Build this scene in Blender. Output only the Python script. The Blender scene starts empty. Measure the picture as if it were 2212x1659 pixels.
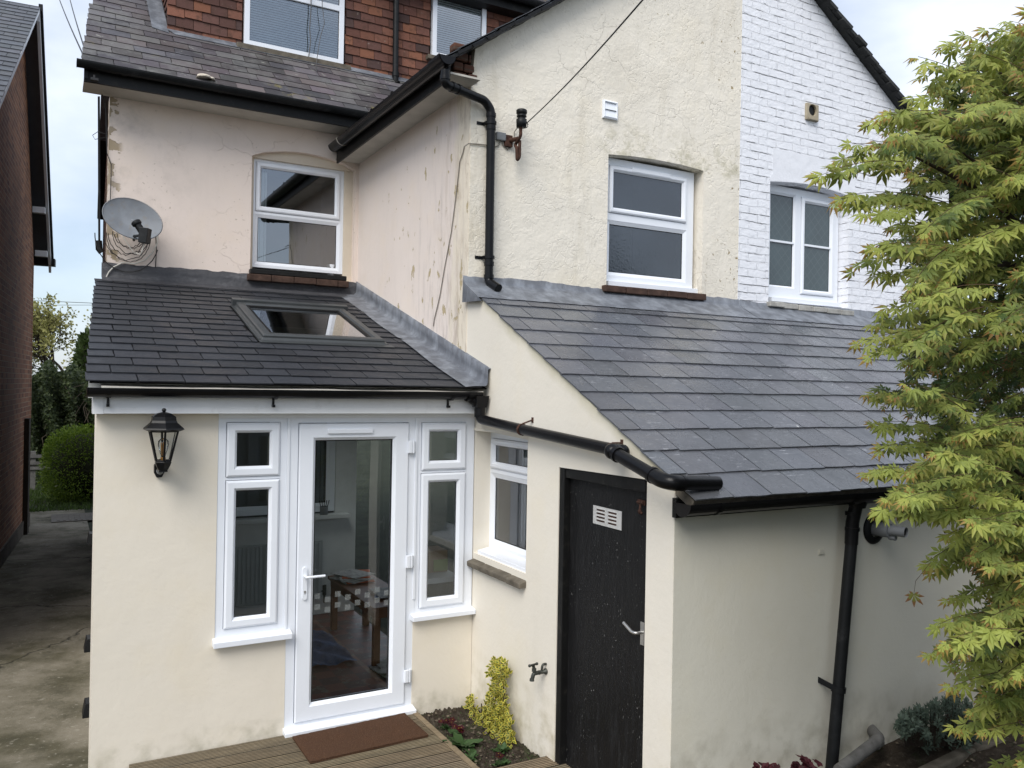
import bpy, math, random
import numpy as np
from mathutils import Vector as V, Matrix
from mathutils.geometry import tessellate_polygon
random.seed(7); rng=np.random.default_rng(7)
S=bpy.context.scene; COL=S.collection
rad=math.radians
# ------------------------------------------------------------ camera
CF=1790.628; CP=V((-2.81355,-5.59784,2.35383)); YAW,PIT,ROL=rad(29.1434),rad(-.20324),rad(.98425)
FW=V((math.sin(YAW)*math.cos(PIT),math.cos(YAW)*math.cos(PIT),-math.sin(PIT)))
_r=V((math.cos(YAW),-math.sin(YAW),0)); _u=_r.cross(FW)
RT=math.cos(ROL)*_r+math.sin(ROL)*_u; UP=-math.sin(ROL)*_r+math.cos(ROL)*_u
cd=bpy.data.cameras.new('camera'); cam=bpy.data.objects.new('camera',cd); COL.objects.link(cam)
cd.lens=CF/2212*36; cd.sensor_width=36; cd.clip_end=2000; cd.clip_start=.05
cam.matrix_world=Matrix(((RT.x,UP.x,-FW.x,CP.x),(RT.y,UP.y,-FW.y,CP.y),(RT.z,UP.z,-FW.z,CP.z),(0,0,0,1)))
S.camera=cam
S.render.resolution_x=1024; S.render.resolution_y=768
# ------------------------------------------------------------ sky and sun
SUN_AZ,SUN_EL=rad(-132),rad(46)     # azimuth from +Y clockwise
W=bpy.data.worlds.new('World'); S.world=W; W.use_nodes=True
wn=W.node_tree; N=wn.nodes; N.clear(); K=wn.links
wo=N.new('ShaderNodeOutputWorld'); bg=N.new('ShaderNodeBackground'); bg.inputs[1].default_value=.078
sky=N.new('ShaderNodeTexSky'); sky.sky_type='NISHITA'; sky.sun_disc=False; sky.sun_elevation=SUN_EL; sky.sun_rotation=SUN_AZ
tc=N.new('ShaderNodeTexCoord'); mp=N.new('ShaderNodeMapping'); mp.inputs['Scale'].default_value=(1,1,2.2)
mp.inputs['Location'].default_value=(3.1,.4,.2)
nz=N.new('ShaderNodeTexNoise'); nz.inputs['Scale'].default_value=1.7; nz.inputs['Detail'].default_value=7; nz.inputs['Roughness'].default_value=.52
cr=N.new('ShaderNodeValToRGB'); cr.color_ramp.elements[0].position=.38; cr.color_ramp.elements[1].position=.62
cr.color_ramp.elements[0].color=(.45,.45,.45,1)
nz2=N.new('ShaderNodeTexNoise'); nz2.inputs['Scale'].default_value=3.2; nz2.inputs['Detail'].default_value=6
cr2=N.new('ShaderNodeValToRGB'); cr2.color_ramp.elements[0].color=(5.0,5.6,6.6,1); cr2.color_ramp.elements[1].color=(7.6,8.0,8.8,1)
cr2.color_ramp.elements[0].position=.38; cr2.color_ramp.elements[1].position=.62
mx=N.new('ShaderNodeMix'); mx.data_type='RGBA'
K.new(tc.outputs['Generated'],mp.inputs[0]); K.new(mp.outputs[0],nz.inputs[0]); K.new(mp.outputs[0],nz2.inputs[0])
K.new(nz.outputs[0],cr.inputs[0]); K.new(nz2.outputs[0],cr2.inputs[0]); K.new(cr.outputs[0],mx.inputs[0])
K.new(sky.outputs[0],mx.inputs[6]); K.new(cr2.outputs[0],mx.inputs[7]); K.new(mx.outputs[2],bg.inputs[0]); K.new(bg.outputs[0],wo.inputs[0])
sd=bpy.data.lights.new('sun','SUN'); sd.energy=1.45; sd.angle=rad(38); sd.color=(1,.96,.9)
so=bpy.data.objects.new('sun',sd); COL.objects.link(so)
sdir=V((math.sin(SUN_AZ)*math.cos(SUN_EL),math.cos(SUN_AZ)*math.cos(SUN_EL),math.sin(SUN_EL)))
so.rotation_euler=sdir.to_track_quat('Z','Y').to_euler(); so.location=(-10,-10,12)
S.view_settings.view_transform='Standard'; S.view_settings.look='None'; S.view_settings.exposure=1.02; S.view_settings.gamma=1
# ------------------------------------------------------------ measuring: a ray through a photo point meets a real plane
def ray(x,y): return FW+RT*((x-1106)/CF)-UP*((y-829.5)/CF)
def onx(X,x,y): d=ray(x,y); return CP+d*((X-CP.x)/d.x)
def ony(Y,x,y): d=ray(x,y); return CP+d*((Y-CP.y)/d.y)
def onz(Z,x,y): d=ray(x,y); return CP+d*((Z-CP.z)/d.z)
def at(x,y,dep): return CP+ray(x,y)*dep
YG,YA,YL=.18,2.826,-2.287
# ------------------------------------------------------------ frames (u, v, n)
class FR:
    def __init__(s,o,u,v,n): s.o,s.u,s.v,s.n=V(o),V(u).normalized(),V(v).normalized(),V(n).normalized()
    def __call__(s,a,b,c=0): return s.o+s.u*a+s.v*b+s.n*c
Z=V((0,0,1))
FE=FR((0,0,0),(1,0,0),Z,(0,-1,0)); FA=FR((0,YA,0),(1,0,0),Z,(0,-1,0)); FG=FR((0,YG,0),(1,0,0),Z,(0,-1,0))
FL=FR((0,YL,0),(1,0,0),Z,(0,-1,0)); FS=FR((0,0,0),(0,-1,0),Z,(-1,0,0))
WORLD=FR((0,0,0),(1,0,0),(0,1,0),(0,0,1))
# ------------------------------------------------------------ mesh builder
class MB:
    def __init__(s): s.v=[];s.f=[];s.c=[];s.sm=[];s.col=(1,1,1);s.smooth=False
    def face(s,pts,idx=None):
        n=len(s.v); s.v+= [V(p) for p in pts]; s.f.append(tuple(range(n,n+len(pts)))); s.c.append(s.col); s.sm.append(s.smooth)
    def add(s,pts,faces):
        n=len(s.v); s.v+=[V(p) for p in pts]
        for f in faces: s.f.append(tuple(n+i for i in f)); s.c.append(s.col); s.sm.append(s.smooth)
    def hexa(s,p):  # 8 pts: bottom 4, top 4
        s.add(p,[(3,2,1,0),(4,5,6,7),(0,1,5,4),(1,2,6,5),(2,3,7,6),(3,0,4,7)])
    def box(s,fr,u0,u1,v0,v1,w0,w1):
        s.hexa([fr(u0,v0,w0),fr(u1,v0,w0),fr(u1,v1,w0),fr(u0,v1,w0),fr(u0,v0,w1),fr(u1,v0,w1),fr(u1,v1,w1),fr(u0,v1,w1)])
    def prism(s,fr,poly,w0,w1):
        n=len(poly); P=[fr(a,b,w0) for a,b in poly]+[fr(a,b,w1) for a,b in poly]
        s.add(P,[tuple(range(n-1,-1,-1)),tuple(range(n,2*n))]+[(i,(i+1)%n,n+(i+1)%n,n+i) for i in range(n)])
    def plate(s,fr,outer,holes,w0,w1):   # solid plate with holes, w1 is the outside
        loops=[outer]+holes; tri=tessellate_polygon([[V((a,b,0)) for a,b in l] for l in loops])
        fl=[p for l in loops for p in l]; n=len(fl)
        P=[fr(a,b,w1) for a,b in fl]+[fr(a,b,w0) for a,b in fl]
        F=[tuple(t) for t in tri]+[tuple(n+i for i in reversed(t)) for t in tri]
        k=0
        for l in loops:
            m=len(l)
            F+=[(k+i,k+(i+1)%m,n+k+(i+1)%m,n+k+i) for i in range(m)]; k+=m
        s.add(P,F)
    def ring(s,fr,r,prof):   # mitred profile round a rectangle; prof = [(inset, w)]
        u0,v0,u1,v1=r; P=[]
        for i,w in prof: P+=[fr(u0+i,v0+i,w),fr(u1-i,v0+i,w),fr(u1-i,v1-i,w),fr(u0+i,v1-i,w)]
        F=[]
        for k in range(len(prof)-1):
            for j in range(4): F.append((4*k+j,4*k+(j+1)%4,4*k+4+(j+1)%4,4*k+4+j))
        s.add(P,F)
    def tube(s,pts,r,seg=12,cap=True,inner=None):
        pts=[V(p) for p in pts]; n=len(pts); P=[];
        t0=(pts[1]-pts[0]).normalized(); a=t0.orthogonal().normalized()
        for i,p in enumerate(pts):
            t=(pts[min(i+1,n-1)]-pts[max(i-1,0)]).normalized()
            a=(a-t*a.dot(t)).normalized(); b=t.cross(a); ri=r[i] if isinstance(r,(list,tuple)) else r
            P+=[p+(a*math.cos(2*math.pi*k/seg)+b*math.sin(2*math.pi*k/seg))*ri for k in range(seg)]
        F=[(i*seg+k,i*seg+(k+1)%seg,(i+1)*seg+(k+1)%seg,(i+1)*seg+k) for i in range(n-1) for k in range(seg)]
        sm=s.smooth; s.smooth=True; s.add(P,F); s.smooth=False
        if cap: s.face(P[:seg][::-1]); s.face(P[-seg:])
        s.smooth=sm
    def lathe(s,o,ax,prof,seg=20,a0=None,hard=False):
        o=V(o); ax=V(ax).normalized(); a=V(a0).normalized() if a0 else ax.orthogonal().normalized(); b=ax.cross(a); P=[]
        for r,h in prof: P+=[o+ax*h+(a*math.cos(2*math.pi*k/seg)+b*math.sin(2*math.pi*k/seg))*r for k in range(seg)]
        F=[(i*seg+k,i*seg+(k+1)%seg,(i+1)*seg+(k+1)%seg,(i+1)*seg+k) for i in range(len(prof)-1) for k in range(seg)]
        sm=s.smooth; s.smooth=not hard; s.add(P,F); s.smooth=sm
    def ball(s,c,r,seg=10):
        s.lathe(V(c)-Z*0,Z,[(max(1e-4,r*math.sin(math.pi*i/seg)),-r*math.cos(math.pi*i/seg)) for i in range(seg+1)],seg)
def wpos(p):
    t=V((0,0,0))
    while p: t+=p.location; p=p.parent
    return t
def obj(name,mb,mat,parent=None,base=None,recalc=True,bevel=0,label=None):
    off=wpos(parent)+(V(base) if base is not None else V((0,0,0)))
    me=bpy.data.meshes.new(name); me.from_pydata([tuple(p-off) for p in mb.v],[],mb.f); me.materials.append(mat)
    ca=me.color_attributes.new('Col','FLOAT_COLOR','CORNER')
    arr=[]
    for f,c in zip(mb.f,mb.c): arr+=[c[0],c[1],c[2],1.0]*len(f)
    ca.data.foreach_set('color',arr)
    me.polygons.foreach_set('use_smooth',mb.sm)
    if recalc:
        import bmesh
        bm=bmesh.new(); bm.from_mesh(me); bmesh.ops.recalc_face_normals(bm,faces=bm.faces); bm.to_mesh(me); bm.free()
    me.update()
    o=bpy.data.objects.new(name,me); COL.objects.link(o)
    if base is not None: o.location=V(base)
    if parent: o.parent=parent
    if bevel:
        m=o.modifiers.new('Bevel','BEVEL'); m.width=bevel; m.segments=2; m.limit_method='ANGLE'; m.angle_limit=rad(40)
    if label: o['label']=label
    return o
def thing(name,label,cat,loc,group=None):
    o=bpy.data.objects.new(name,None); COL.objects.link(o); o.location=V(loc); o.empty_display_size=.1
    o['label']=label; o['category']=cat
    if group: o['group']=group
    return o
def tag(o,label,cat,group=None,kind=None):
    o['label']=label; o['category']=cat
    if group: o['group']=group
    if kind: o['kind']=kind
    return o
def struct(o,kind='structure'): o['kind']=kind; return o
# ------------------------------------------------------------ materials
class M:
    def __init__(s,name,base=(.5,.5,.5),rough=.6,spec=.4,metal=0):
        s.m=bpy.data.materials.new(name); s.m.use_nodes=True; s.n=s.m.node_tree.nodes; s.l=s.m.node_tree.links
        s.b=s.n['Principled BSDF']; s.set('Base Color',(*base,1)); s.set('Roughness',rough); s.set('Specular IOR Level',spec); s.set('Metallic',metal)
        s.c=(*base,1); s.h=None
        s.tc=s.n.new('ShaderNodeTexCoord')
    def set(s,k,v): s.b.inputs[k].default_value=v
    def coord(s,scale=(1,1,1),rot=(0,0,0),warp=0):
        m=s.n.new('ShaderNodeMapping'); m.inputs['Scale'].default_value=scale; m.inputs['Rotation'].default_value=rot
        s.l.new(s.tc.outputs['Object'],m.inputs[0]); o=m.outputs[0]
        if warp:
            n=s.n.new('ShaderNodeTexNoise'); n.inputs['Scale'].default_value=5; n.inputs['Detail'].default_value=3
            s.l.new(s.tc.outputs['Object'],n.inputs[0])
            a=s.n.new('ShaderNodeVectorMath'); a.operation='SCALE'; a.inputs[3].default_value=warp; s.l.new(n.outputs['Color'],a.inputs[0])
            b=s.n.new('ShaderNodeVectorMath'); b.operation='ADD'; s.l.new(o,b.inputs[0]); s.l.new(a.outputs[0],b.inputs[1]); o=b.outputs[0]
        return o
    def noise(s,scale,detail=4,co=None,rough=.55,dist=0):
        n=s.n.new('ShaderNodeTexNoise'); n.inputs['Scale'].default_value=scale; n.inputs['Detail'].default_value=detail
        n.inputs['Roughness'].default_value=rough; n.inputs['Distortion'].default_value=dist
        s.l.new(co if co is not None else s.tc.outputs['Object'],n.inputs[0]); return n.outputs[0]
    def voro(s,scale,co=None,feat='DISTANCE_TO_EDGE'):
        n=s.n.new('ShaderNodeTexVoronoi'); n.feature=feat; n.inputs['Scale'].default_value=scale
        s.l.new(co if co is not None else s.tc.outputs['Object'],n.inputs[0]); return n.outputs[0]
    def ramp(s,f,a,b,lo=0,hi=1):
        n=s.n.new('ShaderNodeMapRange'); n.inputs[1].default_value=a; n.inputs[2].default_value=b; n.inputs[3].default_value=lo; n.inputs[4].default_value=hi
        n.clamp=True; s.l.new(f,n.inputs[0]); return n.outputs[0]
    def math(s,op,a,b=0):
        n=s.n.new('ShaderNodeMath'); n.operation=op
        for i,x in enumerate((a,b)):
            if isinstance(x,(int,float)): n.inputs[i].default_value=x
            else: s.l.new(x,n.inputs[i])
        return n.outputs[0]
    def mix(s,f,a,b,blend='MIX'):
        n=s.n.new('ShaderNodeMix'); n.data_type='RGBA'; n.blend_type=blend
        for i,x in ((0,f),(6,a),(7,b)):
            if isinstance(x,(int,float)): n.inputs[i].default_value=x
            elif isinstance(x,tuple): n.inputs[i].default_value=(*x[:3],1)
            else: s.l.new(x,n.inputs[i])
        return n.outputs[2]
    def attr(s):
        n=s.n.new('ShaderNodeVertexColor'); n.layer_name='Col'; return n.outputs[0]
    def sep(s):
        n=s.n.new('ShaderNodeSeparateXYZ'); s.l.new(s.tc.outputs['Object'],n.inputs[0]); return n.outputs
    def color(s,c): s.c=c; s.l.new(c,s.b.inputs['Base Color']) if not isinstance(c,tuple) else s.set('Base Color',c); return s
    def paint(s,f,c,blend='MIX'): return s.color(s.mix(f,s.c,c,blend))
    def rough(s,f): s.l.new(f,s.b.inputs['Roughness']); return s
    def height(s,f,k):
        f=s.math('MULTIPLY',f,k); s.h=f if s.h is None else s.math('ADD',s.h,f); return s
    def done(s,dist=1.0,strength=1.0):
        if s.h is not None:
            n=s.n.new('ShaderNodeBump'); n.inputs['Distance'].default_value=dist; n.inputs['Strength'].default_value=strength
            s.l.new(s.h,n.inputs['Height']); s.l.new(n.outputs[0],s.b.inputs['Normal'])
        return s.m
def render_wall(name,base,lump=.004,fine=.0015,dirt=.25,crack=.5,peel=0,dirtcol=(.30,.27,.2),low=None,extra=None,peelcol=(.42,.33,.2)):
    m=M(name,base,.82,.25)
    m.paint(m.ramp(m.noise(.9,5),.35,.7),tuple(x*.93 for x in base)); m.paint(m.math('MULTIPLY',m.ramp(m.noise(2.7,6),.5,.75),.35),(base[0]*.97,base[1]*.93,base[2]*.82))
    st=m.noise(3,8,m.coord((1.2,1.2,.25)),.7)
    m.paint(m.math('MULTIPLY',m.ramp(st,.56,.8),dirt),dirtcol)
    sp=m.noise(55,2); m.paint(m.math('MULTIPLY',m.math('MULTIPLY',m.ramp(sp,.68,.72),m.ramp(m.noise(1.6,4),.5,.62)),dirt*2.2),dirtcol)
    if crack:
        v=m.voro(2.3,m.coord((1,1,1.5),warp=.35)); cm=m.math('MULTIPLY',m.ramp(v,0,.006,1,0),m.ramp(m.noise(1.1,3),.5,.58))
        m.paint(m.math('MULTIPLY',cm,crack),tuple(x*.5 for x in base)); m.height(cm,-.003)
    if peel:
        pn=m.noise(7,6,m.coord((1,1,.8)),.6); pm=m.math('MULTIPLY',m.ramp(pn,.70-.03*peel,.705-.03*peel),m.ramp(m.noise(1.3,2),.42,.5)); m.paint(pm,peelcol); m.height(pm,-.003)
    if extra: extra(m)
    if low is not None:
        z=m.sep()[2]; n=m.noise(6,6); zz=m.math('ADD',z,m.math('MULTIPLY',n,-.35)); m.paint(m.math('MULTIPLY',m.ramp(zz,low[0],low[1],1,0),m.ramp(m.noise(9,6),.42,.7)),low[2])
    m.height(m.noise(9,4),lump); m.height(m.noise(38,3),fine); m.height(m.noise(160,2),fine*.25)
    return m.done()
CREAM=(.765,.705,.60); 
def pinkx(m):
    x,y,z=m.sep(); n=m.noise(5,5,m.coord((1,1,.3)))
    yy=m.math('ADD',y,m.math('MULTIPLY',n,.5)); msk=m.ramp(yy,.62,.72,1,0); m.paint(m.math('MULTIPLY',msk,.8),(.74,.67,.54))
    # grey mould streaks and flaking near the outer corner
    st=m.noise(5,8,m.coord((1,2.5,.35)),.75); zone=m.math('MULTIPLY',m.ramp(y,.1,.5,.5,1),m.ramp(y,.7,1.5,1,.12)); zl=m.ramp(z,3.0,4.3,1,.3)
    m.paint(m.math('MULTIPLY',m.math('MULTIPLY',m.ramp(st,.5,.72),m.math('MULTIPLY',zone,zl)),.9),(.36,.32,.30)); m.paint(m.math('MULTIPLY',m.math('MULTIPLY',m.ramp(m.noise(6,7,m.coord((1,1.6,.35)),.75),.50,.60),m.ramp(y,.15,.9,.85,0)),.8),(.44,.36,.28))
    pn=m.noise(9,5,m.coord((1,1,.55)),.6); pm=m.math('MULTIPLY',m.ramp(m.math('ADD',pn,m.math('MULTIPLY',m.math('MULTIPLY',m.ramp(z,3.2,4.4,1,.1),m.ramp(y,.5,2.0,1,0)),.055)),.665,.67),m.ramp(y,2.0,2.4,1,0)); m.paint(pm,(.46,.38,.24)); m.height(pm,-.003)
def gabx(m):
    x,y,z=m.sep(); n=m.noise(24,4); e=m.math('MULTIPLY',m.ramp(x,1.6,2.75,0,1),1); pm=m.math('MULTIPLY',m.ramp(n,.66,.665),m.ramp(m.math('MULTIPLY',e,m.ramp(m.noise(2,3),.35,.6)),.2,.8)); m.paint(pm,(.33,.25,.13)); m.height(pm,-.003)
    sg=m.math('MULTIPLY',m.ramp(x,0,.35,1,0),m.ramp(m.noise(4,6,m.coord((1.5,1,.4)),.7),.42,.7)); m.paint(m.math('MULTIPLY',sg,.55),(.45,.38,.25))
    m.paint(m.math('MULTIPLY',m.ramp(m.noise(1.7,8,None,.72),.50,.66),.34),(.60,.55,.46)); dd=m.noise(34,3); m.paint(m.math('MULTIPLY',m.math('MULTIPLY',m.ramp(dd,.64,.68),m.ramp(m.noise(1.5,4),.48,.6)),.6),(.36,.31,.2))
    tw=m.math('MULTIPLY',m.math('MULTIPLY',m.ramp(x,1.2,1.5),m.ramp(z,4.3,4.38)),m.ramp(z,4.65,4.45,0,1)); m.paint(m.math('MULTIPLY',m.math('MULTIPLY',m.ramp(z,4.72,4.45),m.math('MULTIPLY',m.ramp(z,4.30,4.36),m.ramp(x,1.15,1.35))),m.ramp(m.noise(9,6,None,.7),.47,.6,0,.55)),(.42,.39,.27))
    # flaky paint edges
    fl=m.voro(11,m.coord((1,1,1),warp=.3)); m.height(m.math('MULTIPLY',m.ramp(m.noise(4,6),.45,.5),m.ramp(fl,0,.06)),.0014)
def wax(m):
    x,y,z=m.sep(); e=m.ramp(x,-2.38,-2.15,1,0); n=m.noise(6,3,m.coord((1,1,1.5))); pm=m.math('MULTIPLY',m.ramp(m.math('ADD',n,m.math('MULTIPLY',e,.22)),.70,.705),m.ramp(x,-2.30,-2.25,1,0)); m.paint(pm,(.36,.29,.20)); m.height(pm,-.006)
    g=m.math('MULTIPLY',m.ramp(x,-2.3,-1.3,1,.0),m.ramp(m.noise(3.5,7,None,.7),.48,.72)); m.paint(m.math('MULTIPLY',g,.6),(.40,.35,.31)); q=m.math('MULTIPLY',m.ramp(m.noise(30,3),.66,.70),m.ramp(m.noise(2.0,4),.45,.58)); m.paint(m.math('MULTIPLY',q,.6),(.36,.29,.22))
mPINKA=render_wall('pink_render',(.745,.645,.575),.002,.001,.12,.22,0,(.38,.32,.28),extra=wax)
mPINKS=render_wall('stained_pink_render',(.765,.68,.62),.003,.001,.10,0,0,extra=pinkx)
mGABLE=render_wall('rough_cream_render',(.81,.755,.655),.007,.003,.42,.18,0,(.42,.37,.27),extra=gabx)
mEXT=render_wall('smooth_cream_render',CREAM,.0028,.0009,.06,0,0,low=(-.16,-.04,(.52,.48,.38)))
def vergx(m):
    x,y,z=m.sep(); d=m.math('SUBTRACT',m.math('ADD',m.math('MULTIPLY',y,.5095),3.044),z) # distance under the verge
    msk=m.math('MULTIPLY',m.ramp(m.math('ADD',d,m.math('MULTIPLY',m.noise(5,6),.12)),.04,.15,1,0),m.ramp(y,.05,.15,.8,.0)); m.paint(m.math('MULTIPLY',msk,.75),(.36,.33,.17))
mSIDE=render_wall('cream_side_render',(.785,.735,.64),.0025,.001,.08,0,0,low=(-.12,.28,(.50,.45,.33)),extra=vergx)
mFRONT=render_wall('shaded_cream_render',(.63,.61,.53),.002,.001,.10,0,0,(.33,.31,.25),low=(.08,.42,(.36,.34,.27)))  # darker cream base: the lean-to front's shade is mixed into the colour
def white_brick():
    m=M('white_painted_brick',(.83,.84,.88),.7,.3)
    s=m.n.new('ShaderNodeCombineXYZ'); x,y,z=m.sep(); m.l.new(x,s.inputs[0]); m.l.new(z,s.inputs[1])
    w=m.n.new('ShaderNodeTexNoise'); w.inputs['Scale'].default_value=7; m.l.new(m.tc.outputs['Object'],w.inputs[0])
    sc=m.n.new('ShaderNodeVectorMath'); sc.operation='SCALE'; sc.inputs[3].default_value=.034; m.l.new(w.outputs['Color'],sc.inputs[0])
    ad=m.n.new('ShaderNodeVectorMath'); m.l.new(s.outputs[0],ad.inputs[0]); m.l.new(sc.outputs[0],ad.inputs[1])
    b=m.n.new('ShaderNodeTexBrick'); m.l.new(ad.outputs[0],b.inputs[0]); b.inputs['Scale'].default_value=1
    b.inputs['Brick Width'].default_value=.225; b.inputs['Row Height'].default_value=.075; b.inputs['Mortar Size'].default_value=.0055; b.inputs['Mortar Smooth'].default_value=.4
    b.inputs['Color1'].default_value=(1,1,1,1); b.inputs['Color2'].default_value=(.75,.75,.75,1); b.inputs['Mortar'].default_value=(0,0,0,1)
    f=b.outputs['Fac']
    m.paint(m.ramp(m.noise(3,5),.4,.75),(.80,.81,.85))
    zw=m.math('ADD',z,m.math('MULTIPLY',m.noise(4.5,6,None,.6),.035)); fz=m.math('FRACT',m.math('MULTIPLY',zw,1/.075)); hl=m.math('MULTIPLY',m.ramp(fz,.0,.10,1,0),m.ramp(m.noise(7,6,m.coord((.5,1,2)),.68),.50,.55))
    m.paint(m.math('MULTIPLY',hl,.75),(.14,.13,.12)); m.height(hl,-.008)
    vl=m.math('MULTIPLY',m.ramp(f,.5,.95),m.ramp(m.noise(9,5),.58,.64)); m.paint(m.math('MULTIPLY',vl,.35),(.3,.29,.28))
    hm=m.ramp(m.noise(13,6,m.coord((.6,1,1.6)),.7),.715,.73); m.paint(m.math('MULTIPLY',hm,.6),(.28,.25,.23)); m.height(hm,-.006)
    m.height(f,-.0055); m.height(m.noise(14,6,None,.65),.011); m.height(m.noise(45,4),.003); m.height(b.outputs['Color'],.003)
    return m.done()
mWBRICK=white_brick()
def red_brick(name,c1,c2,mort,rot=None,w=.225,h=.075,k=.006):
    m=M(name,c1,.85,.2); x,y,z=m.sep(); s=m.n.new('ShaderNodeCombineXYZ'); m.l.new(m.math('ADD',x,y),s.inputs[0]); m.l.new(z,s.inputs[1])
    b=m.n.new('ShaderNodeTexBrick'); m.l.new(s.outputs[0],b.inputs[0]); b.inputs['Scale'].default_value=1
    b.inputs['Brick Width'].default_value=w; b.inputs['Row Height'].default_value=h; b.inputs['Mortar Size'].default_value=.006
    b.inputs['Color1'].default_value=(*c1,1); b.inputs['Color2'].default_value=(*c2,1); b.inputs['Mortar'].default_value=(*mort,1)
    m.color(b.outputs['Color']); m.paint(m.math('MULTIPLY',m.ramp(m.noise(1.2,6),.4,.7),.5),tuple(x*.5 for x in c1))
    m.height(b.outputs['Fac'],-k); m.height(m.noise(40,4),.002); return m.done()
mBRICK=red_brick('red_brick',(.30,.13,.065),(.13,.05,.03),(.36,.27,.19))
mBRICKX=red_brick('crumbling_brick',(.13,.055,.035),(.07,.038,.028),(.08,.06,.045))
def slate(name,base,moss=0,gloss=.45,streak=.3,spots=0):
    m=M(name,base,gloss,.45); m.paint(1.0,m.attr(),'MULTIPLY')
    m.paint(m.math('MULTIPLY',m.ramp(m.noise(5,7,None,.65),.45,.8),.35),tuple(x*1.7 for x in base))
    sx=m.noise(30,4,m.coord((.35,2.2,2.2)),.7); m.paint(m.math('MULTIPLY',m.math('MULTIPLY',m.ramp(sx,.60,.70),m.ramp(m.noise(3,2),.42,.6)),streak),(.42,.43,.46))
    if moss:
        m.paint(m.math('MULTIPLY',m.ramp(m.noise(2.2,7,None,.7),.5,.68),.6*moss),(.16,.16,.15)); m.paint(m.math('MULTIPLY',m.ramp(m.noise(8,7,None,.72),.62,.70),.75*moss),(.33,.33,.29))
        m.paint(m.math('MULTIPLY',m.math('MULTIPLY',m.ramp(m.noise(12,6,None,.7),.52,.62),m.ramp(m.noise(1.4,2),.55,.65)),.7*moss),(.20,.17,.05))
    if spots: m.paint(m.math('MULTIPLY',m.ramp(m.noise(9,2),.79,.8),.7),(.6,.6,.58))
    m.rough(m.ramp(m.noise(6,5),.3,.7,gloss-.1,gloss+.15)); m.height(m.noise(25,5,None,.6),.003); m.height(m.noise(120,3),.0006)
    return m.done()
mSLATE_E=slate('dark_charcoal_slate',(.021,.023,.028),0,.5,.12,1); mSLATE_L=slate('blue_grey_slate',(.094,.099,.112),0,.27,.9,1)
mSLATE_M=slate('old_lichened_slate',(.075,.066,.070),1.3,.6,.4); mSLATE_N=slate('grey_slate',(.075,.08,.09),0,.5,.1)
def tiles():
    m=M('red_clay_tile',(.30,.10,.05),.8,.2); m.color(m.attr()); m.paint(m.math('MULTIPLY',m.ramp(m.noise(14,6,None,.7),.5,.66),.6),(.06,.035,.025)); m.paint(m.math('MULTIPLY',m.ramp(m.noise(30,4),.68,.72),.4),(.35,.3,.25))
    m.height(m.noise(40,4),.003); return m.done()
mTILE=tiles()
def simple(name,c,r=.5,spec=.4,metal=0,var=.1,sc=6,bump=0,bs=40,dirt=0,dc=(.2,.18,.14)):
    m=M(name,c,r,spec,metal); m.paint(m.ramp(m.noise(sc,5),.35,.7),tuple(x*(1-var) for x in c))
    if dirt: m.paint(m.math('MULTIPLY',m.ramp(m.noise(sc*2.3,7,None,.7),.55,.75),dirt),dc)
    if bump: m.height(m.noise(bs,4),bump)
    return m.done()
mUPVC=simple('white_plastic',(.80,.83,.88),.28,.5,var=.02); mUPVC2=simple('white_board',(.78,.79,.80),.4,.4,var=.05,dirt=.15)
mBLACKP=simple('black_plastic',(.006,.006,.007),.30,.22,var=.3,sc=3,bump=.0006,dirt=.10,dc=(.05,.05,.045))
mBLACKOLD=simple('weathered_black_plastic',(.011,.012,.013),.45,.22,var=.4,sc=5,dirt=.4,dc=(.06,.06,.06))
mBLACKW=simple('black_painted_wood',(.008,.008,.008),.5,.25,var=.3,bump=.001,bs=20,dirt=.3,dc=(.08,.075,.06))
mDARK=simple('dark_gasket',(.006,.006,.006),.5,.3); mLAMP=simple('black_lantern_metal',(.006,.006,.0065),.35,.25,bump=.0005)
mSOFFIT=simple('painted_soffit',(.55,.52,.46),.7,.3,var=.15,dirt=.2); mSTONE=simple('weathered_stone_sill',(.16,.14,.11),.9,.2,var=.5,sc=12,bump=.006,bs=25,dirt=.5,dc=(.05,.045,.04))
mBRSILL=simple('brown_tile_sill',(.085,.052,.040),.85,.2,var=.5,sc=15,bump=.005,bs=30,dirt=.5,dc=(.06,.05,.04))
mTIMBER=simple('painted_timber_frame',(.66,.58,.47),.7,.3,var=.1)
mMETAL=simple('dull_steel',(.55,.54,.52),.38,.5,.85,var=.2,sc=20); mRUST=simple('rusty_iron',(.09,.045,.032),.85,.2,var=.6,sc=30,bump=.001)
mBRASS=simple('tarnished_tap_brass',(.075,.08,.07),.5,.5,.5,var=.6,sc=40,bump=.001); mGREYP=simple('grey_plastic',(.20,.21,.22),.5,.4,var=.2,sc=8,dirt=.3,dc=(.1,.1,.09))
mGREYPIPE=simple('dirty_grey_pipe',(.17,.165,.155),.7,.3,var=.4,sc=14,bump=.001,dirt=.6,dc=(.05,.045,.035)); mCABLEW=simple('white_cable',(.55,.53,.48),.5); mCABLEB=simple('black_cable',(.02,.02,.02),.5)
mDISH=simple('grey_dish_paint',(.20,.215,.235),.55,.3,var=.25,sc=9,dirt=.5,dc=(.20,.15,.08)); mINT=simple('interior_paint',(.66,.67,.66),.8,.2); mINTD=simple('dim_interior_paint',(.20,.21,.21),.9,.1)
mBLIND=simple('white_blind',(.80,.83,.85),.6,.3); mCURT=simple('grey_green_blind_fabric',(.30,.34,.32),.9,.1); mWOOD=simple('orange_brown_wood',(.22,.10,.045),.5,.4,var=.3,sc=10)
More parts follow.
